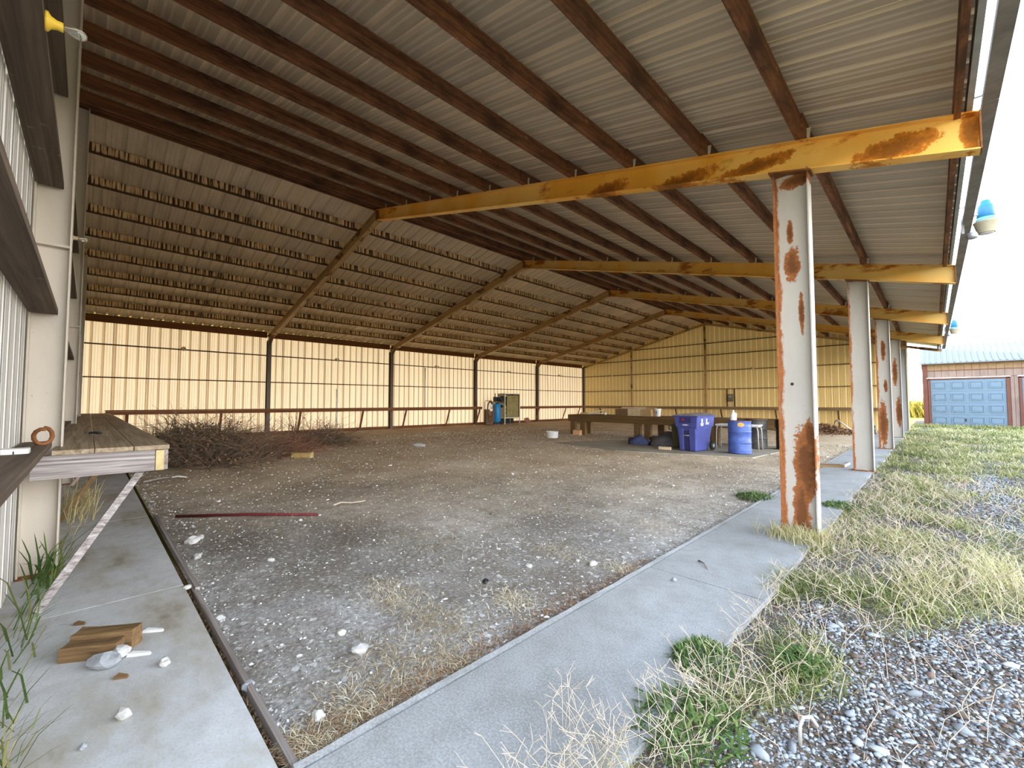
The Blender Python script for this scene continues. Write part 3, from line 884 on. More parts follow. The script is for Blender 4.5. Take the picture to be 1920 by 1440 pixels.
shelf('wall_shelf', 'short rust brown board shelf between the metal cabinet and the back corner', (XL + 0.12, 20.55, 0), (XL + 0.12, 28.0, 0), (1, 0, 0), 0.52, 1.13, [2.1, 5.2, 7.0], (M['rail'], M['rail'], M['rail']), 0.03, (0.12, 0.04), 2)
shelf('wall_shelf', 'tan board shelf on slanting props along the far gable wall', (-19.7, YF - 0.21, 0), (-1.35, YF - 0.21, 0), (0, -1, 0), 0.52, 1.13, [1.3, 4.3, 7.3, 10.2, 13.2, 16.1], (M['rail_x'], M['rail_x'], M['girt_x']), 0.03, (0.13, 0.04), 2)


# ------------------------------------------------------------------ bulb holders on the girts
def bulb_holder(name, loc, rz, label, mt, s=0.8, group=None):
    r = tag(empty(name, loc, rz), label, 'light', group)
    MB().lathe([(0.055 * s, 0), (0.055 * s, 0.012 * s), (0.035 * s, 0.025 * s), (0.026 * s, 0.05 * s), (0.027 * s, 0.075 * s)], 16, (0, 0, 0), 'Y').build('holder', M[mt], r)
    MB().lathe([(0.012 * s, 0.072 * s), (0.016 * s, 0.09 * s), (0.028 * s, 0.12 * s), (0.031 * s, 0.145 * s), (0.024 * s, 0.168 * s), (0.008 * s, 0.178 * s)], 14, (0, 0, 0), 'Y').build('bulb', M['bulb'], r)
    return r

bulb_holder('bulb_holder', (-2.95, YN + 0.176, 3.225), 0, 'yellow porcelain bulb holder with a clear bulb on the near gable girt', 'yellow')
bulb_holder('bulb_holder', (-6.7, YN + 0.176, 3.225), 0, 'pale bulb holder on the near gable girt behind the cream post', 'cream_porc')
for k, y in enumerate((2.5, 8.35, 14.1, 19.9, 25.4)):
    bulb_holder('bulb_holder', (XL + 0.111, y, 3.45), R(-90), 'cream bulb holder on the back wall, ' + ['in the bay of the brush pile', 'in the second bay above the short white pipe', 'in the third bay beside the tall white pipe', 'above the metal cabinet', 'in the corner bay'][k], 'cream_porc', 1.5, 'bulb holders on the back wall')
for k, x in enumerate((-17.6, -12.9, -7.75, -3.0)):
    bulb_holder('bulb_holder', (x, YF - 0.131, 3.49), R(180), 'cream bulb holder on the gable girt, ' + ['near the back corner', 'just before the ridge post', 'past the ridge post above the meter board', 'seen between the outer columns'][k], 'cream_porc', 1.5, 'bulb holders on the gable wall')

# white pipes on the back wall
for (y, z0, z1, lb) in ((13.4, 1.14, 3.3, 'tall white vertical pipe on the back wall above the board shelf'), (8.43, 0.3, 2.0, 'short white vertical pipe on the back wall behind the dry weeds')):
    r = tag(empty('drain_pipe', (XL + 0.06, y, 0)), lb, 'pipe')
    MB().tube([(0, 0, z0), (0, 0, z1)], 0.042, 12).build('pipe', M['pipe'], r)
    MB().tube([(0, 0, z1 - 0.0), (0, 0, z1 + 0.06)], 0.055, 12).build('pipe_cap', M['pipe'], r)

# meter board on the far gable
r = tag(empty('meter_board', (-9.03, YF - 0.15, 0)), 'electric meter box between two upright boards on the far gable wall', 'meter')
for s_ in (-1, 1):
    MB().bx(s_ * 0.22 - 0.045, s_ * 0.22 + 0.045, -0.04, 0.0, 1.10, 2.24).build('upright', M['girt_x'], r)
MB().bx(-0.15, 0.15, -0.12, -0.0, 1.45, 1.92).build('meter_box', M['meter'], r, bevel=0.01)
MB().lathe([(0.09, 0), (0.09, 0.06), (0.05, 0.09)], 16, (0, -0.21, 1.76), 'Y').build('meter_dial', M['metal_grey'], r)
MB().tube([(0.06, -0.03, 1.45), (0.06, -0.03, 1.14)], 0.02, 8).build('conduit', M['metal_grey'], r)


# ------------------------------------------------------------------ yard lights on the eave
def yard_light(loc, label):
    r = tag(empty('yard_light', loc), label, 'light', None)
    arm = MB().tube([(-0.22, -0.10, 0.26), (-0.10, -0.05, 0.28), (0, 0, 0.27)], 0.016, 8)
    arm.build('bracket_arm', M['metal_grey'], r)
    MB().bx(-0.25, -0.22, -0.14, -0.06, 0.02, 0.30).build('mounting_plate', M['metal_grey'], r)
    MB().lathe([(0.088, 0.22), (0.094, 0.225), (0.082, 0.36), (0.078, 0.40), (0.055, 0.43), (0.052, 0.465), (0.035, 0.485)], 20).build('housing', M['lamp_blue'], r)
    MB().lathe([(0.112, 0.165), (0.098, 0.225)], 20).build('band', M['lamp_cyan'], r)
    MB().lathe([(0.128, 0.172), (0.135, 0.165), (0.128, 0.155), (0.092, 0.01), (0.088, 0.0)], 24).build('shade', M['lamp_shade'], r)
    MB().lathe([(0.086, 0.004), (0.06, -0.008), (0.02, -0.012)], 20).build('lens', M['lens'], r)
    MB().lathe([(0.02, -0.03), (0.055, -0.02), (0.062, 0.02), (0.05, 0.06), (0.02, 0.07)], 14, (-0.15, -0.16, -0.06)).build('sensor_cap', M['metal_grey'], r)
    return r
yard_light((0.615, 9.05, 3.83), 'blue topped yard light with a yellowed shade on the near eave')
yard_light((0.60, 21.6, 3.83), 'small blue yard light far along the eave, near the garage')


# ------------------------------------------------------------------ garage behind the shed
G = tag(empty('garage', (0, 35.0, 0)), 'low tan garage with pale blue doors and a ribbed metal roof', 'garage')
GX0, GX1 = -0.43, 9.2
# siding boards, above the doors and between them
def boards(x0, x1, z0, z1, mt, stp=0.30, y=0.0):
    x = x0
    while x < x1 - 0.01:
        e = min(x + stp, x1)
        MB().bx(x + 0.006, e - 0.006, y - 0.0, y + 0.05, z0, z1).build('siding_board', M[mt], G)
        x = e
boards(-0.22, GX1, 3.26, 3.66, 'g_siding_top')
boards(-0.22, GX1, 2.84, 3.22, 'g_siding')
boards(2.96, 3.24, 0.0, 2.82, 'g_siding', 0.14)
boards(6.5, GX1, 0.0, 2.82, 'g_siding')
MB().bx(GX0, GX1, 0.055, 6.0, 0.0, 3.64).build('garage_body', M['g_siding'], G)
MB().bx(GX0, -0.22, -0.03, 0.05, 0.0, 3.66).build('corner_trim', M['g_trim'], G)
MB().bx(-0.22, GX1, -0.02, 0.04, 3.222, 3.258).build('band_trim', M['g_trim'], G)
for (a, b) in ((-0.20, 2.94), (3.26, 6.4)):
    MB().bx(a, a + 0.10, -0.04, 0.05, 0.0, 2.78).build('door_jamb', M['g_trim'], G)
    MB().bx(b - 0.13, b, -0.04, 0.05, 0.0, 2.78).build('door_jamb', M['g_trim'], G)
    MB().bx(a, b, -0.04, 0.05, 2.72, 2.78).build('door_head', M['g_trim'], G)
    MB().bx(a - 0.05, b + 0.03, -0.06, 0.0, 2.79, 2.83).build('drip_cap', M['white'], G)
    d0, d1 = a + 0.11, b - 0.14
    for k in range(4):
        z0 = 0.03 + k * 0.67
        dr = MB().bx(d0, d1, 0.0, 0.05, z0, z0 + 0.662).build('door_section', M['g_door'], G)
        wdt = (d1 - d0) / 4
        for q in range(4):
            xa = d0 + q * wdt + 0.09; xb = d0 + (q + 1) * wdt - 0.09
            fr = MB()
            zz0, zz1 = z0 + 0.14, z0 + 0.54
            for (u0, u1, v0, v1) in ((xa, xb, zz0, zz0 + 0.035), (xa, xb, zz1 - 0.035, zz1), (xa, xa + 0.035, zz0 + 0.035, zz1 - 0.035), (xb - 0.035, xb, zz0 + 0.035, zz1 - 0.035)):
                fr.bx(u0, u1, -0.03, 0.0, v0, v1)
            fr.bx(xa + 0.07, xb - 0.07, -0.024, 0.0, zz0 + 0.07, zz1 - 0.07)
            fr.build('raised_panel', M['g_door'], dr)
    MB().box((d0 + (d1 - d0) * 0.47, -0.035, 0.40), (0.05, 0.05, 0.17)).build('door_handle', M['black'], G)
# roof: ribbed sheets front and back slope
x = GX0 - 0.1
while x < GX1:
    for (ya, za, yb, zb) in ((-0.32, 3.66, 3.0, 5.0), (6.3, 3.66, 3.0, 5.0)):
        m = MB(); P, F = [], []
        for (u, h) in ((0, 0), (0.19, 0), (0.20, 0.05), (0.235, 0.05), (0.245, 0)):
            P += [(x + u, ya, za + h), (x + u, yb, zb + h)]
        F = [(2 * i, 2 * i + 1, 2 * i + 3, 2 * i + 2) for i in range(4)]
        m.add(P, F).build('roof_sheet', M['g_roof'], G)
    x += 0.245
gm = MB().add([(GX0 + 0.02, 0.05, 3.64), (GX0 + 0.02, 5.95, 3.64), (GX0 + 0.02, 3.0, 4.93), (GX1, 0.05, 3.64), (GX1, 5.95, 3.64), (GX1, 3.0, 4.93)], [(0, 1, 2), (5, 4, 3), (0, 2, 5, 3), (1, 4, 5, 2), (0, 3, 4, 1)])
gm.build('gable_end', M['g_siding'], G)
MB().bx(GX0 - 0.1, GX1, -0.34, -0.30, 3.62, 3.68).build('eave_trim', M['g_roof'], G)


# ------------------------------------------------------------------ bins, barrels, table
r = tag(empty('wheeled_cart', (-4.98, 12.55, 0.012), R(-9)), 'large blue violet wheeled trash cart with a bleached lid', 'trash cart')
m = MB()  # tapered body: front at -y
m.hexa([(-0.26, -0.34, 0.0), (0.26, -0.34, 0.0), (0.26, 0.25, 0.0), (-0.26, 0.25, 0.0), (-0.32, -0.42, 0.70), (0.32, -0.42, 0.70), (0.33, 0.40, 0.70), (-0.33, 0.40, 0.70)])
m.build('body', M['cart'], r, bevel=0.03)
MB().hexa([(-0.335, -0.445, 0.68), (0.335, -0.445, 0.68), (0.345, 0.43, 0.68), (-0.345, 0.43, 0.68), (-0.36, -0.46, 0.985), (0.36, -0.46, 0.985), (0.37, 0.45, 0.985), (-0.37, 0.45, 0.985)]).build('collar', M['cart'], r, bevel=0.02)
MB().bx(-0.40, 0.40, -0.50, 0.50, 0.975, 1.005).build('rim', M['cart'], r, bevel=0.012)
m = MB(); P = []; nx = 8
for i in range(nx + 1):
    u = -0.40 + 0.80 * i / nx
    zz = 1.005 + 0.06 * (1 - (u / 0.40) ** 2)
    P += [(u, -0.51, zz - 0.03 * 0), (u, 0.50, zz + 0.02), ]
F = [(2 * i, 2 * i + 1, 2 * i + 3, 2 * i + 2) for i in range(nx)]
F += [tuple(range(0, 2 * nx + 2, 2)) , tuple(range(2 * nx + 1, 0, -2))]
m.add(P, F).build('lid', M['lid'], r)
MB().tube([(-0.25, 0.52, 0.95), (0.25, 0.52, 0.95)], 0.02, 8).build('handle_bar', M['cart'], r)
# front channels: dark recess between two bulging ribs, grab bar
MB().hexa([(-0.10, -0.362, 0.02), (0.07, -0.362, 0.02), (0.07, -0.33, 0.02), (-0.10, -0.33, 0.02), (-0.12, -0.412, 0.58), (0.09, -0.412, 0.58), (0.09, -0.38, 0.58), (-0.12, -0.38, 0.58)]).build('front_recess', M['cart_dark'], r)
for (a, b) in ((-0.24, -0.11), (0.08, 0.27)):
    MB().hexa([(a, -0.40, 0.0), (b, -0.40, 0.0), (b, -0.30, 0.0), (a, -0.30, 0.0), (a - 0.01, -0.435, 0.64), (b + 0.02, -0.435, 0.64), (b + 0.02, -0.35, 0.64), (a - 0.01, -0.35, 0.64)]).build('front_rib', M['cart'], r, bevel=0.025)
MB().tube([(-0.11, -0.43, 0.44), (0.08, -0.43, 0.44)], 0.012, 8).build('grab_bar', M['steel'], r)
MB().bx(-0.17, 0.17, -0.474, -0.45, 0.80, 0.95).build('name_plate', M['cart_dark'], r)
# red emblem, white lettering and white symbols
em = MB().add([(-0.10, -0.478, 0.865), (-0.03, -0.478, 0.875), (-0.03, -0.478, 0.905), (-0.065, -0.478, 0.935), (-0.10, -0.478, 0.915), (-0.10, -0.474, 0.865), (-0.03, -0.474, 0.875), (-0.03, -0.474, 0.905), (-0.065, -0.474, 0.935), (-0.10, -0.474, 0.915)], [(0, 1, 2, 3, 4), (9, 8, 7, 6, 5)] + [(k, k + 5, (k + 1) % 5 + 5, (k + 1) % 5) for k in range(5)])
em.build('red_emblem', M['red'], r)
lt = MB()
for k, (h, wd_) in enumerate(((0.03, 0.02), (0.035, 0.012), (0.035, 0.02), (0.03, 0.02), (0.035, 0.012), (0.03, 0.018))):
    lt.bx(-0.085 + k * 0.029, -0.085 + k * 0.029 + wd_, -0.4665, -0.462, 0.725, 0.725 + h)
lt.build('lettering', M['white'], r)
sy = MB()
X = 0.3575
for (ya, yb, za, zb) in ((-0.24, -0.18, 0.80, 0.92), (-0.29, -0.13, 0.76, 0.79), (-0.26, -0.15, 0.72, 0.75), (0.00, 0.05, 0.82, 0.92), (-0.02, 0.16, 0.79, 0.81), (-0.01, 0.14, 0.755, 0.775)):
    xa = 0.345 + (za - 0.68) / 0.305 * 0.022
    sy.hexa([(xa, ya, za), (xa + 0.009, ya, za), (xa + 0.009, yb, za), (xa, yb, za), (xa, ya, zb), (xa + 0.014, ya, zb), (xa + 0.014, yb, zb), (xa, yb, zb)])
sy.build('side_symbol', M['white'], r)
for s_ in (-1, 1):
    wh = MB().lathe([(0.05, -0.03), (0.125, -0.03), (0.135, 0.0), (0.125, 0.03), (0.05, 0.03)], 20, (s_ * 0.345, 0.36, 0.135), 'X').build('wheel', M['rubber'], r)
    MB().lathe([(0.05, -0.036), (0.05, 0.036)], 14, (s_ * 0.345, 0.36, 0.135), 'X').build('hub', M['metal_grey'], wh)


def barrel(name, loc, label, mt, Rr=0.288, h=0.88, rz=0.0):
    r = tag(empty(name, loc, rz), label, 'barrel')
    pr = [(Rr - 0.01, 0.0), (Rr, 0.012), (Rr, 0.03)]
    def ring(z, a=0.012, wv=0.016): return [(Rr - 0.003, z - wv), (Rr + a, z), (Rr - 0.003, z + wv)]
    def rp_(z): return [(Rr - 0.003, z - 0.012), (Rr + 0.004, z), (Rr - 0.003, z + 0.012)]
    for z in (0.10, 0.14, 0.18, 0.22): pr += rp_(z)
    pr += ring(0.295)
    pr += ring(0.59)
    for z in (0.66, 0.695, 0.73): pr += rp_(z)
    pr += [(Rr - 0.003, h - 0.02), (Rr + 0.006, h - 0.008), (Rr + 0.004, h)]
    MB().lathe(pr, 36).build('shell', M[mt], r)
    MB().lathe([(Rr - 0.012, h - 0.03), (Rr - 0.03, h - 0.022), (0.01, h - 0.02)], 30).build('barrel_head', M[mt], r)
    MB().lathe([(Rr - 0.015, h), (Rr + 0.008, h - 0.004), (Rr + 0.008, h + 0.006), (Rr - 0.012, h + 0.008)], 36, caps=False).build('chime', M['rust'], r)
    return r

bd = barrel('steel_barrel', (-3.80, 12.66, 0.012), 'blue steel barrel with an orange sticker and a white jug on top', 'blue_drum')
# orange sticker on the side facing the open front
a0 = math.atan2(-12.66, 3.80 - 0.0) + 0.12
m = MB(); P = []
rr = 0.2925
cpts = []
for k in range(18):
    th = 2 * math.pi * k / 18
    u = 0.085 * math.cos(th) * (1 + 0.08 * math.cos(5 * th)); v = 0.058 * math.sin(th) * (1 + 0.08 * math.sin(4 * th))
    an = a0 + u / rr
    cpts.append((rr * math.cos(an), rr * math.sin(an), 0.785 + v))
m.add(cpts + [(rr * math.cos(a0), rr * math.sin(a0), 0.785)], [(k, (k + 1) % 18, 18) for k in range(18)])
m.build('sticker', M['sticker'], bd)
barrel('steel_barrel', (-3.86, 14.45, 0.012), 'grimy black steel barrel behind the folding table', 'black_drum')
barrel('steel_barrel', (-3.12, 14.75, 0.012), 'plain black barrel half hidden by the rusty outer column', 'black')
bpy.data.objects['steel_barrel.002'].children[0]['label'] = 'black shell'
MB().bx(-0.05, 0.05, -0.298, -0.288, 0.70, 0.76).build('white_sticker', M['white'], bpy.data.objects['steel_barrel.002'])

r = tag(empty('plastic_jug', (-3.93, 12.60, 0.905)), 'translucent white plastic jug standing on the blue barrel', 'jug')
MB().lathe([(0.075, 0), (0.08, 0.01), (0.08, 0.15), (0.062, 0.19), (0.03, 0.235), (0.024, 0.245)], 20).build('jug_body', M['white'], r)
MB().lathe([(0.024, 0.245), (0.024, 0.275), (0.018, 0.28)], 14).build('jug_cap', M['white'], r)
MB().tube([(0.06, 0.0, 0.19), (0.085, 0, 0.20), (0.088, 0, 0.15), (0.075, 0, 0.12)], 0.01, 8).build('jug_handle', M['white'], r)

r = tag(empty('folding_table', (-4.14, 13.72, 0.012), R(4)), 'small folding table with pale tube legs between the barrels', 'table')
MB().bx(-0.58, 0.58, -0.28, 0.28, 0.70, 0.735).build('tabletop', M['paper'], r, bevel=0.008)
MB().bx(-0.56, 0.56, -0.27, 0.27, 0.67, 0.70).build('apron', M['steel'], r)
for (a, b) in ((-1, -1), (1, -1), (1, 1), (-1, 1)):
    MB().tube([(a * 0.52, b * 0.24, 0.68), (a * 0.55, b * 0.25, 0.58), (a * 0.565, b * 0.26, 0.0)], 0.016, 10).build('leg', M['steel'], r)

# ------------------------------------------------------------------ long work bench and what lies on it
bench_rz = math.atan2(-0.75, 8.2)
BR = tag(empty('work_bench', (-11.62, 15.25, -0.02), bench_rz), 'long heavy timber work bench on thick post legs', 'bench')
BL = 8.25; BZ = 0.885
for k in range(5):
    MB().bx(0.0, BL, 0.05 + k * 0.24, 0.05 + k * 0.24 + 0.234, BZ - 0.04, BZ - 0.002 * (k % 2)).build('plank', M['bench_wood'], BR)
MB().bx(0.0, BL, 0.0, 0.045, BZ - 0.295, BZ - 0.005).build('front_board', M['bench_wood'], BR)
MB().bx(0.0, BL, 1.25, 1.295, BZ - 0.295, BZ - 0.005).build('rear_board', M['bench_wood'], BR)
MB().bx(-0.045, 0.0, 0.0, 1.295, BZ - 0.295, BZ - 0.005).build('end_board', M['bench_wood'], BR)
for xx in (0.05, 0.62, 3.35, 3.8, 6.3):
    MB().bx(xx, xx + 0.28, 0.05, 0.18, 0.0, BZ - 0.045).build('leg', M['bench_leg'], BR)
for xx in (0.05, 3.75, 6.7):
    MB().bx(xx, xx + 0.28, 1.10, 1.24, 0.0, BZ - 0.045).build('leg', M['bench_leg'], BR)


def on_bench(x, y):
    c, s_ = math.cos(bench_rz), math.sin(bench_rz)
    return (-11.62 + c * x - s_ * y, 15.25 + s_ * x + c * y, BZ - 0.02)


def carton(x, y, d, label, mt, mt2=None, rz=0.0):
    r = tag(empty('cardboard_box', on_bench(x, y), bench_rz + rz), label, 'box')
    m = MB(); a, b, h = d[0] / 2, d[1] / 2, d[2]
    m.bx(-a, a, -b, b, 0, 0.006); m.bx(-a, a, -b, -b + 0.006, 0.006, h); m.bx(-a, a, b - 0.006, b, 0.006, h); m.bx(-a, -a + 0.006, -b + 0.006, b - 0.006, 0.006, h); m.bx(a - 0.006, a, -b + 0.006, b - 0.006, 0.006, h)
    m.build('box_body', M[mt], r)
    MB().box((0, b * 0.9 + 0.0, h + 0.03), (2 * a, 0.006, 0.1), rotm(R(-25))).build('flap', M[mt2 or mt], r)
    return r
carton(2.62, 0.5, (0.58, 0.45, 0.27), 'dark brown carton on the work bench, first in the row of boxes', 'cardboard_dark', 'cardboard_pale')
carton(3.20, 0.5, (0.56, 0.45, 0.28), 'pale open carton on the work bench beside the dark one', 'cardboard_pale')
carton(3.73, 0.5, (0.46, 0.42, 0.27), 'mid brown carton on the work bench between the pale carton and white bucket', 'cardboard')
r = tag(empty('white_bucket', on_bench(4.12, 0.5)), 'white plastic bucket at the end of the row of cartons on the bench', 'bucket')
MB().lathe([(0.095, 0), (0.12, 0.27), (0.128, 0.275), (0.128, 0.29), (0.115, 0.29), (0.09, 0.02)], 24).build('pail', M['white'], r)
MB().lathe([(0.03, -0.004), (0.032, 0.0)], 12, (0.0, -0.118, 0.15), 'Y').build('round_mark', M['metal_grey'], r)
r = tag(empty('loose_boards', on_bench(1.1, 0.6), bench_rz), 'pair of white boards lying crossed on the bench end', 'boards')
MB().bar((-0.45, 0, 0.03), (0.35, 0.05, 0.20), 0.09, 0.03).build('board', M['paper'], r)
MB().bar((-0.4, -0.1, 0.02), (0.36, -0.08, 0.06), 0.09, 0.03).build('board', M['paper'], r)
r = tag(MB().lathe([(0.0, 0), (0.04, 0.01), (0.055, 0.055), (0.04, 0.10), (0.0, 0.11)], 16, caps=False).build('white_ball', M['white'], None, on_bench(1.85, 0.25)), 'small white ball on the bare middle of the bench', 'ball')
tag(MB().box((0, 0, 0.04), (0.30, 0.16, 0.08)).build('wood_scrap', M['cardboard'], None, on_bench(0.45, 0.5), 0.4, bevel=0.01), 'brown scrap block on the bench beside the white boards', 'block')
# cloth, tarp, bottle, plant and crate round the bench legs


def lump(name, loc, d, mt, seed, sub=3, amp=0.35):
    bm = bmesh.new(); bmesh.ops.create_icosphere(bm, subdivisions=sub, radius=1.0)
    for v in bm.verts:
        p = v.co.copy()
        k = 1 + amp * mnoise.noise(p * 1.7 + Vector((seed * 3.1, seed, 0))) + amp * 0.5 * mnoise.noise(p * 4.1 + Vector((seed, 7, 1)))
        v.co = Vector((p.x * d[0] * k, p.y * d[1] * k, max(0.0, p.z * k + 0.0) * d[2] if p.z > -0.15 else 0.0))
    me = bpy.data.meshes.new(name); bm.to_mesh(me); bm.free()
    me.polygons.foreach_set('use_smooth', [sub > 2] * len(me.polygons))
    me.materials.append(mt)
    o = bpy.data.objects.new(name, me); col.objects.link(o); o.location = loc
    return o
tag(lump('crumpled_cloth', (-7.0, 13.0, 0.01), (0.34, 0.24, 0.30), M['blue_cloth'], 2), 'crumpled dark blue cloth heap on the dusty slab', 'cloth')
tag(lump('grey_tarp', (-6.15, 13.15, 0.01), (0.55, 0.36, 0.42), M['tarp'], 5), 'dark grey tarp heap beside the olive can', 'tarp')
r = tag(empty('olive_can', (-5.62, 13.0, 0.012), 0.3), 'tall olive green can tucked beside the blue cart', 'can')
MB().hexa([(-0.17, -0.17, 0), (0.17, -0.17, 0), (0.17, 0.17, 0), (-0.17, 0.17, 0), (-0.22, -0.22, 0.72), (0.22, -0.22, 0.72), (0.22, 0.22, 0.72), (-0.22, 0.22, 0.72)]).build('can_body', M['olive'], r, bevel=0.03)
MB().tube([(-0.22, 0, 0.66), (-0.30, 0, 0.66), (-0.31, 0, 0.55), (-0.24, 0, 0.52)], 0.014, 8).build('can_handle', M['black'], r)
tag(MB().bx(-0.17, 0.17, -0.05, 0.05, 0, 0.085).build('wood_block', M['cardboard_pale'], None, (-5.62, 11.98, 0.012), 0.15, bevel=0.006), 'pale wood block lying on the slab edge beside the cart', 'block')
tag(MB().bx(-0.16, 0.16, -0.13, 0.13, 0, 0.22).build('orange_carton', M['orange_card'], None, (-11.0, 15.05, -0.02), 0.2, bevel=0.006), 'small orange carton on the dirt under the bench end', 'box')
r = tag(empty('white_basin', (-10.85, 13.15, -0.03)), 'round white basin lying on the dirt floor', 'basin')
MB().lathe([(0.20, 0), (0.235, 0.02), (0.245, 0.25), (0.255, 0.255), (0.255, 0.27), (0.235, 0.27), (0.225, 0.03), (0.02, 0.025)], 28).build('basin_body', M['white'], r)
r = tag(empty('long_block', (-11.45, 3.92, -0.03), R(48)), 'tan wooden block lying on the dirt before the brush pile', 'block')
MB().bx(-0.27, 0.2, -0.09, 0.09, 0.0, 0.15).build('block_body', M['block'], r, bevel=0.008)
MB().bx(0.2, 0.212, -0.088, 0.088, 0.003, 0.147).build('cut_end', M['cut_wood'], r)

# ------------------------------------------------------------------ compressor, hose rack, cabinet by the back wall
r = tag(empty('air_compressor', (-19.55, 18.22, -0.01)), 'upright blue air compressor tank with a black motor on top', 'compressor')
MB().lathe([(0.05, 0.10), (0.2, 0.16), (0.25, 0.26), (0.25, 1.22), (0.2, 1.33), (0.05, 1.38)], 28).build('tank', M['tank_blue'], r)
MB().bx(-0.30, 0.30, -0.25, 0.42, 1.38, 1.43).build('motor_plate', M['black'], r)
MB().lathe([(0.10, -0.2), (0.14, -0.16), (0.14, 0.16), (0.10, 0.2)], 18, (0, 0.18, 1.60), 'Y').build('motor', M['black'], r)
MB().box((0.0, -0.14, 1.60), (0.2, 0.18, 0.32)).build('pump_head', M['black'], r, bevel=0.02)
MB().tube([(0, -0.14, 1.76), (0.02, -0.16, 1.98)], 0.025, 8).build('intake_pipe', M['black'], r)
MB().lathe([(0.10, -0.025), (0.19, -0.025), (0.19, 0.025), (0.10, 0.025)], 20, (0.19, 0.28, 1.63), 'X').build('flywheel', M['black'], r)
MB().lathe([(0.03, 0), (0.035, 0.01), (0.035, 0.02)], 12, (0.13, 0.30, 1.66), 'X').build('gauge', M['lens'], r)
MB().bx(0.1, 0.2, 0.25, 0.38, 1.08, 1.24).build('switch_box', M['black'], r)
for k in range(3):
    th = k * 2.1 + 0.4
    MB().bar((0.20 * math.cos(th), 0.20 * math.sin(th), 0.25), (0.26 * math.cos(th), 0.26 * math.sin(th), 0.0), 0.06, 0.02, (math.cos(th), math.sin(th), 0)).build('foot', M['black'], r)
wh = MB().lathe([(0.06, -0.04), (0.17, -0.04), (0.185, 0), (0.17, 0.04), (0.06, 0.04)], 20, (0.05, 0.42, 0.185), 'X').build('wheel', M['rubber'], r)

r = tag(empty('hose_rack', (-19.45, 17.45, -0.01)), 'dark welding cart hung with coils of red brown hose beside the blue tank', 'hose rack')
MB().bx(-0.16, 0.10, -0.26, 0.26, 0.06, 0.98).build('rack_body', M['hose_b'], r, bevel=0.03)
MB().bx(-0.2, 0.2, -0.32, 0.32, 0.03, 0.06).build('base_tray', M['black'], r)
for s_ in (-1, 1):
    MB().tube([(-0.05, s_ * 0.27, 0.05), (-0.05, s_ * 0.27, 1.42), (-0.05, s_ * 0.22, 1.5)], 0.018, 8).build('upright', M['black'], r)
MB().tube([(-0.05, -0.22, 1.5), (-0.05, 0.22, 1.5)], 0.018, 8).build('top_bar', M['rust'], r)
for k in range(7):
    a, b, zc_ = 0.20 + 0.018 * k, 0.40 + 0.05 * k, 1.0 - 0.03 * k
    pts = [(0.14 + 0.008 * k + 0.01 * math.sin(3 * q), a * math.sin(q) + 0.02 * math.sin(k * 2), max(0.08, zc_ + b * math.cos(q))) for q in np.linspace(0, 2 * math.pi, 25)]
    MB().tube(pts, 0.016, 6, False).build('hose_coil', M['hose' if k % 3 else 'hose_b'], r)
MB().bx(0.20, 0.22, -0.10, 0.12, 0.88, 1.02).build('white_tag', M['white'], r)
MB().bx(0.195, 0.215, -0.10, 0.12, 1.10, 1.30).build('pale_tag', M['paper'], r)

r = tag(empty('metal_cabinet', (-19.62, 19.68, -0.01)), 'tall pale framed metal cabinet with a dusty panel front', 'cabinet')
W, Dp, Hh = 0.715, 0.62, 1.98
MB().bx(-Dp, 0, -W, -W + 0.02, 0.40, Hh).build('side_panel', M['cab_side'], r)
MB().bx(-Dp, 0, W - 0.02, W, 0.40, Hh).build('side_panel', M['cab_side'], r)
MB().bx(-Dp, 0, -W, W, Hh - 0.02, Hh + 0.005).build('top_panel', M['cab_side'], r)
MB().bx(-Dp, -Dp + 0.02, -W, W, 0.0, Hh).build('back_panel', M['black'], r)
MB().bx(-Dp, -0.02, -W, W, 0.36, 0.40).build('floor_panel', M['cab_side'], r)
for (a, b, c_, d_) in ((-W, -W + 0.07, 0.0, Hh), (W - 0.05, W, 0.0, Hh), (-W + 0.07, W - 0.05, Hh - 0.05, Hh), (-W + 0.07, W - 0.05, 0.38, 0.44)):
    MB().bx(-0.03, 0.02, a, b, c_, d_).build('front_frame', M['cab_frame'], r)
MB().bx(-0.05, -0.035, -W + 0.26, W - 0.12, 0.46, Hh - 0.12).build('dusty_panel', M['cab_panel'], r)
for (z0, z1, mt) in ((1.78, 1.86, 'white'), (1.35, 1.55, 'olive'), (1.0, 1.2, 'cab_panel'), (0.75, 0.95, 'cab_panel'), (0.48, 0.66, 'cab_panel')):
    MB().bx(-0.14, -0.05, -W + 0.09, -W + 0.22, z0, z1).build('shelf_part', M[mt], r)
MB().bx(-0.2, -0.18, -0.02, 0.0, 0.0, 0.37).build('base_divider', M['cab_side'], r)
r = tag(empty('fallen_panel', (-19.35, 20.75, -0.02), 0.1), 'brown panel leaning on the dirt against the cabinet side', 'panel')
MB().bar((0.0, 0.35, 0.02), (-0.28, 0.30, 0.36), 0.5, 0.02, (1, 0, 0.3)).build('panel_face', M['twig_red'], r)
r = tag(empty('rubble_carton', (-17.2, 23.6, -0.02), 0.4), 'flattened brown carton among rubbish on the dirt near the back corner', 'box')
MB().box((0, 0, 0.16), (0.5, 0.35, 0.3), rotm(0.2, 0.1, 0)).build('carton_body', M['cardboard_dark'], r)
MB().box((0.1, -0.2, 0.32), (0.5, 0.2, 0.01), rotm(-0.6, 0.1, 0)).build('flap', M['cardboard'], r)

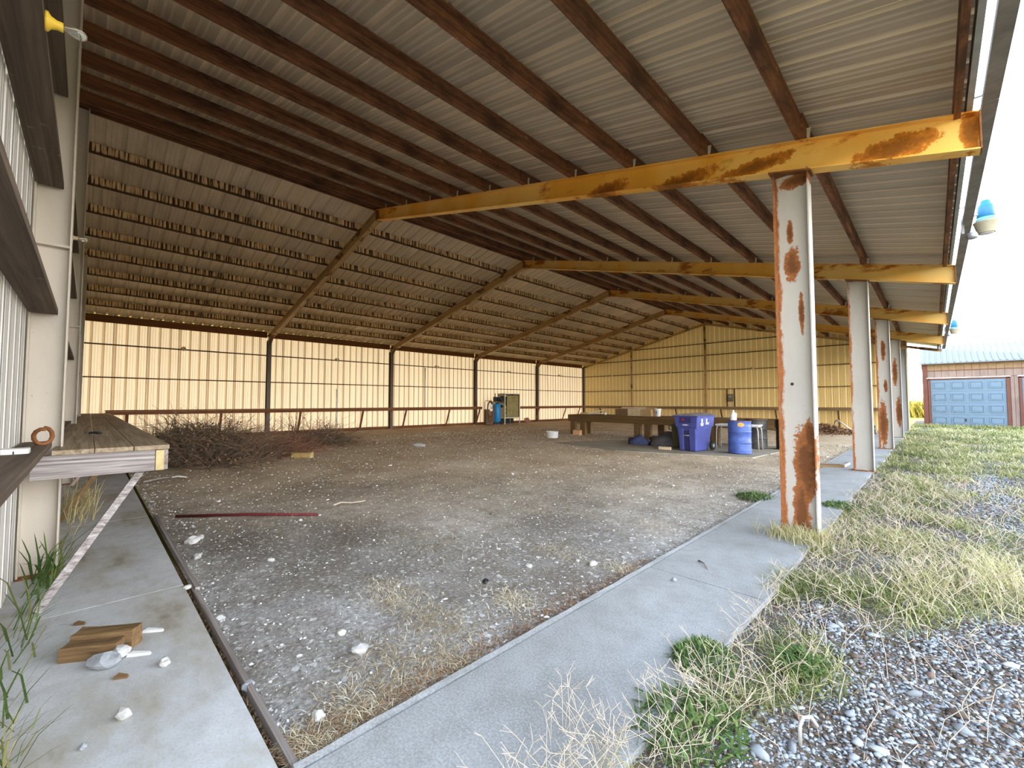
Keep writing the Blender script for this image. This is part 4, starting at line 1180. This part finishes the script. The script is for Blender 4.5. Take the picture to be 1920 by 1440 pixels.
# ------------------------------------------------------------------ small things on the concrete and the dirt
def rock(loc, d, mt, seed, label, rz=0.0, group=None, name='stone', cat='stone'):
    bm = bmesh.new(); bmesh.ops.create_icosphere(bm, subdivisions=2, radius=1.0)
    for v in bm.verts:
        p = v.co.copy()
        k = 1 + 0.45 * mnoise.noise(p * 1.3 + Vector((seed * 5.3, seed * 1.7, 2))) + 0.12 * mnoise.noise(p * 4 + Vector((seed, 0, 0)))
        v.co = Vector((p.x * d[0] * k, p.y * d[1] * k, p.z * d[2] * k))
    mz = min(v.co.z for v in bm.verts)
    for v in bm.verts: v.co.z -= mz * 0.8
    me = bpy.data.meshes.new(name); bm.to_mesh(me); bm.free(); me.materials.append(M[mt])
    o = bpy.data.objects.new(name, me); col.objects.link(o); o.location = loc; o.rotation_euler = (0, 0, rz)
    return tag(o, label, cat, group)

def gpx(px, py, z=0.0):
    """ground point seen in this direction, worked out once from the survey of the photo"""
    f = 791.0
    rt = Vector((math.cos(yaw), math.sin(yaw), 0)); up = rt.cross(fw)
    d = fw + rt * ((px - 960) / f) + up * ((720 - py) / f)
    k = (z - 1.4) / d.z
    return Vector((d.x * k, d.y * k, z))

# split wood chunk: two pieces joined
r = tag(empty('split_log', gpx(190, 1222), R(58)), 'split chunk of amber brown wood on the stained concrete', 'wood')
def chunk(x0, x1, y0, y1, z0, z1, seed):
    bm = bmesh.new(); bmesh.ops.create_cube(bm, size=1.0); bmesh.ops.subdivide_edges(bm, edges=bm.edges, cuts=3, use_grid_fill=True)
    for v in bm.verts:
        p = Vector(((x0 + x1) / 2 + v.co.x * (x1 - x0), (y0 + y1) / 2 + v.co.y * (y1 - y0), (z0 + z1) / 2 + v.co.z * (z1 - z0)))
        j = mnoise.noise_vector(p * 18 + Vector((seed, 0, 0))) * 0.008
        p += j
        p.z = max(p.z, 0.0)
        v.co = p
    m = MB(); m.v = [tuple(v.co) for v in bm.verts]; bm.verts.index_update(); m.f = [tuple(v.index for v in f.verts) for f in bm.faces]; m.sm = [False] * len(m.f); bm.free()
    return m
chunk(-0.145, 0.15, -0.01, 0.085, 0.0, 0.105, 1).build('wood_piece', M['amber_wood'], r)
chunk(-0.14, 0.115, -0.085, -0.012, 0.0, 0.08, 4).build('wood_piece', M['amber_wood'], r)
rock(gpx(195, 1250), (0.075, 0.05, 0.04), 'stone_grey', 1, 'grey jagged stone touching the split wood chunk', R(40))
rock(gpx(226, 1232), (0.045, 0.04, 0.035), 'stone', 2, 'small whitish stone beside the jagged grey one', R(10))
rock(gpx(309, 1247), (0.032, 0.028, 0.022), 'stone', 3, 'lone pale pinkish stone on the concrete past the wood splinters')
rock(gpx(230, 1349), (0.034, 0.022, 0.026), 'stone', 4, 'white lump by itself on the lower part of the stained concrete', R(50))
rock(gpx(156, 1404), (0.014, 0.012, 0.012), 'stone_grey', 5, 'tiny dark pebble on the concrete near the dry weeds')
for k, (px, py, L, a, lb) in enumerate(((288, 1184, 0.115, 52, 'thick white wood splinter beyond the split chunk'), (240, 1207, 0.09, 60, 'flat white bark chip at the end of the split chunk'), (262, 1228, 0.115, 55, 'thin bleached splinter beside the whitish stone'), (183, 1183, 0.055, 50, 'pale blue chip behind the split chunk'), (150, 1171, 0.06, 50, 'small tan chip farthest up the concrete by the split chunk'), (228, 1271, 0.06, 52, 'thin brown chip below the jagged stone'))):
    m = MB(); h = 0.5 * L
    m.hexa([(-h, -0.016, 0), (h, -0.008, 0), (h * 0.9, 0.012, 0), (-h * 0.8, 0.016, 0), (-h * 0.9, -0.012, 0.016), (h * 0.95, -0.004, 0.012), (h * 0.8, 0.008, 0.014), (-h * 0.7, 0.012, 0.02)])
    tag(m.build('wood_splinter', M['splinter' if k < 4 else 'amber_wood'], None, gpx(px, py), R(a)), lb, 'splinter')
spots = [(992, 1057, 0.035, 'stone', 'white stone on the dirt in the middle of the floor, before the straw patches'), (1112, 1055, 0.04, 'stone', 'squarish white stone on the dirt toward the pale concrete strip'),
         (597, 1333, 0.036, 'stone', 'white stone on the dirt near the corner of the strips'), (675, 1212, 0.05, 'stone', 'flat pale stone in the dusty white patch of dirt'),
         (910, 1086, 0.030, 'black', 'small black clod on the dirt in front of the straw'), (375, 1004, 0.05, 'stone', 'pale stone on the dirt by the buried edging board, farther of two'),
         (361, 1012, 0.07, 'stone', 'grey white stone on the dirt by the edging board, nearer of two'), (370, 1040, 0.04, 'stone', 'oval white stone on dirt just past the edging board end'),
         (412, 1152, 0.03, 'stone', 'pink white pebble at the edge of the stained concrete'), (465, 1275, 0.035, 'stone_grey', 'greenish grey stone half buried at the strip edge'),
         (785, 836, 0.22, 'stone', 'low heap of pale rubble on the dirt before the back wall'), (350, 1100, 0.03, 'stone', 'cream pebble in the gap beside the edging board'),
         (1083, 1048, 0.02, 'stone', 'tiny white stone between two larger ones on the dirt'), (508, 1048, 0.03, 'stone', 'white pebble on the dirt before the red rod'),
         (960, 888, 0.05, 'stone', 'pale stone on the dirt far out towards the bench'), (640, 1180, 0.03, 'stone', 'small pale stone on the dirt behind the dusty white patch')]
for k, (px, py, s_, mt, lb) in enumerate(spots):
    p = gpx(px, py); p.z = z_dirt(p.x, p.y) - 0.006 if p.y > 0.6 and p.x < -1.8 else -0.02
    rock(p, (s_, s_ * 0.75, s_ * (0.6 if s_ < 0.2 else 0.3)), mt, 20 + k, lb, k * 1.3)
p0, p1 = gpx(330, 968), gpx(595, 965)
tag(MB().tube([(p0.x, p0.y, 0.0), ((p0.x + p1.x) / 2, (p0.y + p1.y) / 2, 0.012), (p1.x, p1.y, 0.002)], 0.018, 8).build('red_rod', M['red_rod'], None), 'dark red rusty rod lying flat on the dirt', 'rod')
def stick(pxs, r_, mt, lb, z=0.02, name='stick'):
    pts = [gpx(*p) + Vector((0, 0, z + 0.012 * math.sin(i * 2.0))) for i, p in enumerate(pxs)]
    tag(MB().tube(pts, [r_ * (1 - 0.5 * i / (len(pts) - 1)) for i in range(len(pts))], 7).build(name, M[mt], None), lb, 'stick')
stick([(625, 950), (640, 946), (660, 944), (685, 941)], 0.014, 'pale_stick', 'pale forked stick on the dirt past the red rod')
stick([(268, 906), (300, 900), (335, 894)], 0.02, 'grey_wood', 'grey stick along the edge of the concrete by the brush')
stick([(415, 846), (445, 843), (490, 838), (530, 833)], 0.025, 'pale_stick', 'long pale bare branch in front of the brush pile', 0.05)
stick([(390, 862), (410, 868), (430, 873)], 0.022, 'pale_stick', 'short pale branch before the brush pile', 0.03)
stick([(1310, 1052), (1320, 1060), (1328, 1069)], 0.006, 'twig', 'small dark twig on the pale concrete strip', 0.006)
stick([(322, 897), (335, 896), (350, 896)], 0.02, 'splinter', 'short white stick on the ground behind the shelf end')
rock(gpx(1264, 1089), (0.02, 0.016, 0.014), 'stone_grey', 77, 'single grey pebble on the pale concrete strip')
# plank at the foot of the outer columns, metal hoop on the gravel, block and pipe further in
r = tag(empty('broken_plank', (-1.62, 11.45, 0.0), R(38)), 'broken plank with a white torn end near the second outer column', 'plank')
MB().bx(-0.30, 0.22, -0.09, 0.09, 0.0, 0.05).build('plank_body', M['amber_wood'], r, bevel=0.005)
MB().box((0.28, 0, 0.06), (0.14, 0.15, 0.05), rotm(0, -0.5, 0)).build('torn_end', M['splinter'], r)
q = gpx(1500, 1384)
tag(MB().tube([(q.x, q.y, -0.03), (q.x, q.y + 0.002, 0.05), (q.x + 0.012, q.y + 0.012, 0.085), (q.x + 0.035, q.y + 0.035, 0.085), (q.x + 0.052, q.y + 0.05, 0.05)], 0.008, 8).build('metal_hoop', M['steel'], None), 'bent pale metal hoop sticking out of the gravel', 'hoop')
r = tag(empty('cinder_block', (-2.02, 25.7, -0.02), 0.3), 'grey cinder block standing on end near the end wall', 'block')
m = MB()
for (a, b, c_, d_) in ((-0.1, 0.1, 0, 0.035), (-0.1, 0.1, 0.18, 0.22), (-0.1, 0.1, 0.365, 0.40), (-0.1, -0.065, 0.035, 0.365), (0.065, 0.1, 0.035, 0.365)):
    m.bx(a, b, -0.1, 0.1, c_, d_)
m.build('block_body', M['cinder'], r)
tag(MB().tube([(-3.75, 27.2, 0.05), (-3.55, 26.9, 0.45), (-3.42, 26.5, 0.50), (-2.75, 25.6, 0.05)], 0.035, 10).build('bent_pipe', M['pipe'], None), 'bent pipe with a white length leaning by the leaf pile', 'pipe')
# horseshoe-like scrap on the near shelf, cable on the girt with a white socket
sp = [(-6.9 + 0.10 * math.cos(a), 0.05 + 0.06 * math.sin(a), 1.045) for a in np.linspace(0.4, 5.2, 14)]
tag(MB().tube(sp, 0.012, 7).build('horseshoe', M['black'], None), 'dark curved iron scrap lying on the near wall shelf', 'scrap')
sp = [(-4.85 + 0.02 * k, -0.235 + 0.045 * math.sin(k * 0.55) , 1.145 + 0.06 * math.cos(k * 0.55)) for k in range(13)]
tag(MB().tube(sp, 0.014, 7).build('cable_coil', M['rust'], None), 'small rusty cable coil hooked at the foot of the cream post', 'coil')
r = tag(empty('power_socket', (-4.05, YN + 0.105, 1.038)), 'white electric socket on the cut girt before the shelf end', 'socket')
MB().bx(-0.06, 0.06, -0.10, 0.02, 0.0, 0.075).build('socket_box', M['white'], r, bevel=0.006)
MB().bx(0.060, 0.066, -0.09, 0.01, 0.006, 0.069).build('face_plate', M['white'], r)
MB().bx(0.066, 0.068, -0.065, -0.015, 0.035, 0.042).build('slot', M['black'], r)
MB().bx(0.066, 0.068, -0.045, -0.039, 0.012, 0.062).build('slot', M['black'], r)

# ------------------------------------------------------------------ loose stuff: pebbles, gravel, grass, straw, brush
ICO = None
def ico():
    global ICO
    if ICO is None:
        bm = bmesh.new(); bmesh.ops.create_icosphere(bm, subdivisions=1, radius=1.0)
        bm.verts.index_update()
        ICO = (np.array([v.co[:] for v in bm.verts]), np.array([[v.index for v in f.verts] for f in bm.faces])); bm.free()
    return ICO


def scatter_stones(name, P, S, mat, tint, flat=0.6):
    V0, F0 = ico(); n = len(P)
    jit = 1 + 0.75 * (rng.random((n, len(V0), 1)) - 0.5)
    sc3 = np.stack([S * (0.8 + 0.9 * rng.random(n)), S * (0.5 + 0.5 * rng.random(n)), S * flat * (0.7 + 0.5 * rng.random(n))], -1)
    V = V0[None] * jit * sc3[:, None, :]
    a = rng.random(n) * 6.283; c, s_ = np.cos(a), np.sin(a)
    x = V[..., 0] * c[:, None] - V[..., 1] * s_[:, None]; y = V[..., 0] * s_[:, None] + V[..., 1] * c[:, None]
    V = np.stack([x, y, V[..., 2]], -1) + P[:, None, :]
    F = F0[None] + (np.arange(n) * len(V0))[:, None, None]
    return np_mesh(name, V.reshape(-1, 3), F.reshape(-1, 3), mat, np.repeat(tint, len(V0)))


def vnoise(x, y, s_, seed=0.0):
    return np.array([mnoise.noise((a * s_, b * s_, seed)) for a, b in zip(x, y)])

# pale pebbles over the dirt: thick near, thin far
n = 13000
yy = 0.62 + (rng.random(n) ** 1.7) * 17; xx = -1.85 - (rng.random(n) ** 1.5) * 15
zz = np.array([z_dirt(a, b) for a, b in zip(xx, yy)])
S = 0.0028 + 0.0075 * rng.random(n) ** 3 + 0.00065 * np.hypot(xx, yy)
S *= np.where(rng.random(n) > 0.97, 1.9, 1.0)
tag(scatter_stones('pebbles', np.stack([xx, yy, zz + S * 0.2], -1), S, M['pebble'], rng.random(n)), 'pale pebbles scattered over the dirt floor', kind='stuff')


def grassiness(x, y):
    """1 grass, 0 bare gravel (worn wheel track and the bare patch by the corner)"""
    g_ = np.ones_like(x)
    track = np.exp(-((x - (0.62 + 0.012 * (y - 9))) / 0.26) ** 2) * np.clip((15.5 - y) / 4, 0, 1) * np.clip((y - 6.3) / 1.2, 0, 1)
    bare = np.clip((4.05 - y + 0.45 * np.sin(x * 5)) / 0.35, 0, 1) * np.clip((x + 0.62 + 0.16 * np.sin(y * 4)) / 0.15, 0, 1)
    side = np.clip((x - 0.42 + 0.15 * np.sin(y * 2.2)) / 0.2, 0, 1) * np.clip((6.8 - y) / 1.0, 0, 1)
    return np.clip(g_ - 0.9 * track - bare - side, 0, 1)

n = 62000
yy = 0.6 + rng.random(n) ** 1.6 * 12; xx = -0.95 + rng.random(n) * 2.6 * np.clip(0.4 + yy / 10, 0, 1.0)
keep = rng.random(n) > grassiness(xx, yy) * 0.93
xx, yy = xx[keep], yy[keep]
zz = np.array([z_out(a, b) for a, b in zip(xx, yy)])
S = 0.0042 + 0.0085 * rng.random(len(xx)) ** 2.2 + 0.0005 * yy
S = np.where((rng.random(len(xx)) > 0.985) & (yy < 5), S * 2.3, S)
tag(scatter_stones('gravel', np.stack([xx, yy, zz + S * 0.3], -1), S, M['gravel'], rng.random(len(xx))), 'blue grey gravel of the worn drive', kind='stuff')


def blades(name, P, H, W, lean, mat, tint, az=None, droop=0.6):
    n = len(P)
    az = rng.random(n) * 6.283 if az is None else az
    dx, dy = np.cos(az), np.sin(az)
    px_, py_ = -dy, dx
    lev = [(0.0, 1.0, 0.0), (0.5, 0.8, 0.35), (0.85, 0.45, 0.8), (1.0, 0.0, 1.0)]
    rows = []
    for (tt, wf, ln) in lev:
        h = H * (tt - droop * lean * tt * tt * 0.6)
        o = H * lean * ln
        c = P + np.stack([dx * o, dy * o, h], -1)
        if wf > 0:
            off = np.stack([px_ * W * wf / 2, py_ * W * wf / 2, np.zeros(n)], -1)
            rows += [c - off, c + off]
        else: rows += [c]
    V = np.stack(rows, 1)
    b = (np.arange(n) * 7)[:, None, None]
    F = np.array([[0, 1, 3], [0, 3, 2], [2, 3, 5], [2, 5, 4], [4, 5, 6]])[None] + b
    return np_mesh(name, V.reshape(-1, 3), F.reshape(-1, 3), mat, np.repeat(tint, 7))

# lawn grass
n = 170000
yy = 0.9 + rng.random(n) ** 1.9 * 32; xx = -1.02 + rng.random(n) * (1.3 + 0.12 * yy)
cl = vnoise(xx, yy, 1.6, 2.0)
edge = -0.93 + 0.10 * np.array([mnoise.noise((b * 1.3, 7.7, 0)) for b in yy])
gr = grassiness(xx, yy)
keep = (rng.random(n) < gr * np.clip(0.42 + 1.25 * cl, 0.08, 1)) & (xx > edge)
xx, yy, cl = xx[keep], yy[keep], cl[keep]
zz = np.array([z_out(a, b) for a, b in zip(xx, yy)])
n = len(xx)
dry = np.clip(0.56 + 0.5 * vnoise(xx, yy, 0.8, 9.0) + 0.30 * rng.standard_normal(n) - np.where(yy < 3.0, 0.18, 0.04), 0, 1)
H = (0.035 + 0.10 * rng.random(n) ** 1.6) * (1 + 0.6 * cl) * (1 + 0.02 * yy)
Wd = 0.0022 + 0.00075 * yy
print('grass', n)
tag(blades('grass', np.stack([xx, yy, zz - 0.01], -1), H, Wd, 0.45 + 1.3 * rng.random(n), M['grass'], dry), 'short green and straw yellow grass of the yard', kind='stuff')

# dry seed stalks with forked heads along the strip edge
def stalks(name, bases, Hm, lb, mt, spread=0.6):
    m = MB()
    for (x, y, z) in bases:
        h = Hm * (0.6 + 0.6 * random.random()); a = random.random() * 6.28; l = spread * (0.4 + random.random())
        p0 = Vector((x, y, z)); p1 = p0 + Vector((math.cos(a) * l * 0.3 * h, math.sin(a) * l * 0.3 * h, h * 0.55)); p2 = p0 + Vector((math.cos(a) * l * h * 1.5, math.sin(a) * l * h * 1.5, h))
        m.tube([p0, p1, p2], 0.0009 + 0.00022 * y, 4, False)
        for k in range(random.randint(2, 4)):
            b = a + random.uniform(-1.6, 1.6)
            q = p2 + Vector((math.cos(b) * 0.045, math.sin(b) * 0.045, random.uniform(0.005, 0.05))) * (0.7 + random.random() * 0.6)
            m.tube([p2, q], 0.0007 + 0.00018 * y, 4, False)
    return tag(m.build(name, mt), lb, kind='stuff')
bases = []
for k in range(150):
    y = random.uniform(0.85, 2.3); x = -0.93 + random.gauss(0, 0.07) + (0.12 if y > 1.6 else 0)
    bases.append((x, y, -0.03))
for k in range(26):
    bases.append((random.uniform(-1.18, -0.95), random.uniform(1.05, 1.5), -0.01))
for k in range(110):
    bases.append((random.uniform(-0.9, 0.45), random.uniform(2.2, 6.2), -0.03))
for k in range(900):
    y = 2.0 + 8.5 * random.random() ** 1.4; x = random.uniform(-0.9, 0.15 + 0.09 * y)
    if random.random() < float(grassiness(np.array([x]), np.array([y]))[0]) + 0.12: bases.append((x, y, -0.03))
stalks('dry_grass', bases, 0.15, 'pale dry grass stalks with forked seed heads beside the concrete strip', M['pale_stick'])

# yellow tall tufts by the gravel
n = 900
cx = np.where(rng.random(n) < 0.7, 0.30, -0.1); cy = np.where(cx > 0, 5.2, 4.6)
xx = cx + 0.13 * rng.standard_normal(n); yy = cy + 0.30 * rng.standard_normal(n)
zz = np.full(n, -0.05)
tag(blades('tall_grass', np.stack([xx, yy, zz], -1), 0.12 + 0.16 * rng.random(n), np.full(n, 0.0065), 0.5 + 0.7 * rng.random(n), M['grass'], 0.6 + 0.35 * rng.random(n)), 'taller yellow tuft of grass at the gravel edge', kind='stuff')
# grass at the foot of the first outer column
n = 700
xx = -1.0 + 0.16 * rng.standard_normal(n); yy = 5.22 + 0.13 * rng.standard_normal(n)
tag(blades('column_weeds', np.stack([xx, yy, np.zeros(n)], -1), 0.06 + 0.12 * rng.random(n), np.full(n, 0.006), 0.3 + 0.8 * rng.random(n), M['grass'], 0.55 + 0.4 * rng.random(n)), 'dry grass tuft round the foot of the rusty column', kind='stuff')

# straw patches on the dirt
patches = [(735, 1110, 0.16, 1.0), (820, 1160, 0.17, 1), (960, 1118, 0.12, .7), (760, 1235, 0.22, 1.2), (700, 1320, 0.16, 1.4), (640, 1370, 0.12, 1.4), (830, 1020, 0.35, .8), (1030, 960, 0.5, .7), (1180, 1065, 0.12, .6), (540, 925, 0.4, .6), (860, 1240, 0.12, .8), (1050, 1030, 0.2, .6), (580, 1405, 0.09, 1.5), (1230, 985, 0.3, .6), (480, 985, 0.3, .5), (700, 985, 0.4, .5)]
PP, TT = [], []
for (px, py, s_, d_) in patches:
    c = gpx(px, py); k = int(620 * d_)
    q = np.stack([c.x + s_ * rng.standard_normal(k), c.y + s_ * 0.6 * rng.standard_normal(k)], -1)
    PP.append(q); TT.append(np.clip(0.3 + 0.35 * rng.standard_normal(k) + (0.35 if py < 1150 else 0.05), 0, 1))
PP = np.concatenate(PP); TT = np.concatenate(TT)
ok = (PP[:, 1] > 0.62) & (PP[:, 0] < -1.83); PP, TT = PP[ok], TT[ok]
zz = np.array([z_dirt(a, b) for a, b in PP])
n = len(PP)
tag(blades('straw', np.stack([PP[:, 0], PP[:, 1], zz], -1), 0.02 + 0.055 * rng.random(n) ** 2, np.full(n, 0.0034), 1.1 + 1.3 * rng.random(n), M['straw'], TT, None, 0.75), 'dry straw litter lying in patches on the dirt', kind='stuff')
# brown litter in the joint beside the strip corner
n = 2600
yy = 0.60 + rng.random(n) ** 1.6 * 3.0; xx = -1.84 - np.abs(rng.standard_normal(n)) * 0.07
sel = rng.random(n) < 0.35
xx = np.where(sel, -1.9 - rng.random(n) * 3.0, xx); yy = np.where(sel, 0.575 + 0.02 * rng.standard_normal(n), yy)
zz = np.where(sel, -0.06, np.array([z_dirt(a, b) for a, b in zip(xx, yy)]))
tag(blades('leaf_litter', np.stack([xx, yy, zz], -1), 0.012 + 0.02 * rng.random(n), np.full(n, 0.006), 0.8 + 1.3 * rng.random(n), M['leaf_litter'], rng.random(n)), 'brown leaf litter gathered along the concrete edges', kind='stuff')
# leaf pile near the end wall
n = 5000
xx = -3.9 + 0.75 * rng.standard_normal(n); yy = 25.2 + 0.9 * rng.standard_normal(n)
hh = 0.38 * np.exp(-((xx + 3.9) / 0.9) ** 2 - ((yy - 25.2) / 1.1) ** 2)
tag(blades('leaf_debris', np.stack([xx, yy, hh * rng.random(n) - 0.02], -1), 0.06 + 0.07 * rng.random(n), 0.045 + 0.03 * rng.random(n), 0.6 + 1.2 * rng.random(n), M['leaf_litter'], rng.random(n)), 'low pile of brown dead leaves near the end wall', kind='stuff')


# brush pile of cut branches in front of the back wall
def brush(name, c, rad, h, ncurve, r_, mt, lb, seed, leafy=0):
    rnd = random.Random(seed); m = MB()
    for k in range(ncurve):
        a = rnd.random() * 6.28; d = rnd.random() ** 0.6
        p = Vector((c[0] + rad[0] * d * math.cos(a), c[1] + rad[1] * d * math.sin(a), 0.02))
        top = h * (1 - d * d) * rnd.random()
        p.z += top * 0.6
        th = rnd.random() * 6.28; L = 0.4 + rnd.random() * 1.0
        pts = [p.copy()]; v = Vector((math.cos(th), math.sin(th), rnd.uniform(0.0, 1.1)))
        for s_ in range(4):
            v += Vector((rnd.uniform(-.45, .45), rnd.uniform(-.45, .45), rnd.uniform(-.60, .30)))
            v.normalize()
            p = p + v * L / 4; p.z = max(0.01, p.z); pts.append(p.copy())
        rr = r_ * (0.5 + rnd.random())
        m.tube(pts, [rr, rr * .85, rr * .7, rr * .55, rr * .35], 4, False)
    o = m.build(name, mt)
    return tag(o, lb, kind='stuff')
# brush pile position: between the near shelf and the back wall
brush('brush_debris', (-13.6, 2.1), (2.9, 1.5), 1.0, 2600, 0.0062, M['twig'], 'tangled heap of dry cut branches near the back wall', 3)
brush('brush_debris', (-13.2, 3.6), (1.7, 1.2), 0.34, 620, 0.006, M['twig_red'], 'low reddish twigs spilling from the brush heap', 8)
brush('brush_debris', (-14.8, 5.6), (1.5, 0.9), 0.45, 700, 0.0065, M['twig'], 'lower dark heap of dry twigs before the first back column', 5)
n = 3200
sel = rng.random(n) < 0.75
xx = np.where(sel, -13.6 + 1.3 * rng.standard_normal(n), -14.8 + 0.7 * rng.standard_normal(n)); yy = np.where(sel, 2.1 + 0.7 * rng.standard_normal(n), 5.6 + 0.45 * rng.standard_normal(n))
hh = 0.75 * np.exp(-((xx + 13.8) / 2.2) ** 2 - ((yy - 2.1) / 1.2) ** 2) + 0.12
tag(blades('dead_foliage', np.stack([xx, yy, hh * rng.random(n)], -1), 0.05 + 0.06 * rng.random(n), 0.03 + 0.025 * rng.random(n), 0.6 + 1.2 * rng.random(n), M['leaf_litter'], rng.random(n)), 'curled dead leaves caught in the brush heap', kind='stuff')


# dry weed plants standing before the back wall
def dry_weed(loc, h, seed, lb, nb=7):
    rnd = random.Random(seed)
    r = tag(empty('dry_weed', loc), lb, 'weed')
    st = MB(); lf = MB()
    for b in range(nb):
        a = rnd.random() * 6.28; L = h * (0.5 + 0.6 * rnd.random()); lean = rnd.uniform(0.1, 0.7)
        pts = [Vector((0, 0, 0))]
        for s_ in range(1, 5):
            f = s_ / 4
            pts.append(Vector((math.cos(a) * lean * L * f * f, math.sin(a) * lean * L * f * f, L * f * (1 - 0.25 * lean * f))) + Vector((rnd.uniform(-.03, .03), rnd.uniform(-.03, .03), 0)))
        st.tube(pts, [0.009, 0.008, 0.007, 0.005, 0.003], 5, False)
        for q in range(10):
            f = rnd.uniform(0.3, 1.0) * 4; i = min(3, int(f)); p = pts[i].lerp(pts[i + 1], f - i)
            d = Vector((rnd.uniform(-1, 1), rnd.uniform(-1, 1), rnd.uniform(-1, .4))).normalized() * rnd.uniform(0.04, 0.09)
            s2 = d.cross(Vector((rnd.uniform(-1, 1), rnd.uniform(-1, 1), 1))).normalized() * 0.022
            lf.add([p, p + d * .5 + s2, p + d, p + d * .5 - s2], [(0, 1, 2, 3)])
    st.build('stems', M['twig'], r); o = lf.build('dead_leaves', M['twig_red'], r); o['kind'] = 'stuff'
    return r
dry_weed((-16.6, 5.35, 0), 1.3, 4, 'tall dry weed standing in front of the back wall past the first column', 8)
dry_weed((-16.4, 6.5, 0), 0.85, 6, 'lower spreading dry weed beside the tall one', 7)
dry_weed((-15.0, 1.7, 0.3), 0.95, 9, 'dry leafy branch sticking up out of the brush heap near the wall shelf', 8)
dry_weed((-15.0, 3.0, 0.3), 0.8, 12, 'dry leafy branch sticking up on the far side of the brush heap', 8)

# green weeds
def weed(loc, rad, nl, seed, lb, size=0.02, hgt=0.06):
    k = nl
    a = rng.random(k) * 6.283; d = rad * np.sqrt(rng.random(k))
    P = np.stack([loc[0] + d * np.cos(a), loc[1] + d * np.sin(a) * 1.2, loc[2] + hgt * rng.random(k) * (1 - (d / rad) ** 2)], -1)
    o = blades('green_weed', P, size * (1 + rng.random(k)), np.full(k, size * 0.45), 0.6 + rng.random(k), M['weed'], rng.random(k))
    return tag(o, lb, 'weed')
weed((-0.93, 2.40, 0.0), 0.16, 700, 1, 'dark green creeping weed spreading over the pale concrete strip edge', 0.022, 0.07)
weed((-0.80, 1.9, -0.02), 0.22, 420, 2, 'green weed patch beside the strip with dry stalks through it', 0.03, 0.08)
weed((-1.93, 7.05, -0.02), 0.25, 420, 3, 'low bright green weed growing in the dirt near the rusty column', 0.035, 0.06)
weed((-0.55, 2.75, -0.02), 0.1, 220, 4, 'small yellow green weed among the gravel stones', 0.035, 0.06)
weed((-0.93, 7.2, 0.0), 0.2, 350, 5, 'dark green weed creeping over the strip behind the rusty column', 0.03, 0.04)
weed((-6.3, 13.8, 0.0), 0.45, 260, 6, 'dark leafy weed growing behind the tarp heap', 0.08, 0.22)

# tall weeds by the near wall
def reeds(c, sx_, sy_, n, h, lb, tint0, tint1, wd=0.009):
    P = np.stack([c[0] + sx_ * rng.standard_normal(n), c[1] + sy_ * rng.standard_normal(n) * 1.0, np.zeros(n)], -1)
    P[:, 1] = np.maximum(P[:, 1], YN + 0.03)
    az = rng.uniform(-0.6, 2.2, n)
    o = blades('wall_weed', P, h * (0.5 + 0.7 * rng.random(n)), np.full(n, wd), 0.25 + 0.6 * rng.random(n), M['reed'], tint0 + (tint1 - tint0) * rng.random(n), az, 0.9)
    return tag(o, lb, kind='stuff')
reeds((-5.0, -0.20), 0.25, 0.06, 52, 0.52, 'long green grass clump at the foot of the cream post', 0.0, 0.6, 0.014)
reeds((-3.6, -0.24), 0.30, 0.05, 42, 0.40, 'long green grass clump against the near wall by the split wood', 0.0, 0.65, 0.010)
reeds((-2.6, -0.22), 0.16, 0.04, 46, 0.24, 'sparse grass clump at the wall foot nearest the strip corner', 0.1, 0.8, 0.007)
reeds((-7.9, -0.05), 0.5, 0.10, 150, 0.42, 'yellow dry grass clump under the wall shelf behind the cream post', 0.72, 1.0, 0.010)

# sunlit weeds far across the field, seen past the corner column
n = 5200
xx = -14 + rng.random(n) * 19; yy = 58 + rng.random(n) * 5
tag(blades('field_grass', np.stack([xx, yy, np.full(n, -0.1)], -1), 1.2 + 1.0 * rng.random(n), np.full(n, 0.16), 0.15 + 0.35 * rng.random(n), M['field_grass'], rng.random(n)), 'tall yellow weeds across the sunlit field', kind='stuff')
n = 2600
xx = -0.9 + rng.random(n) * 6.0; yy = 33.9 + rng.random(n) * 0.9
tag(blades('door_grass', np.stack([xx, yy, np.full(n, -0.05)], -1), 0.10 + 0.22 * rng.random(n) ** 2, np.full(n, 0.03), 0.2 + 0.6 * rng.random(n), M['grass'], 0.15 + 0.5 * rng.random(n)), 'green grass fringe along the foot of the garage doors', kind='stuff')
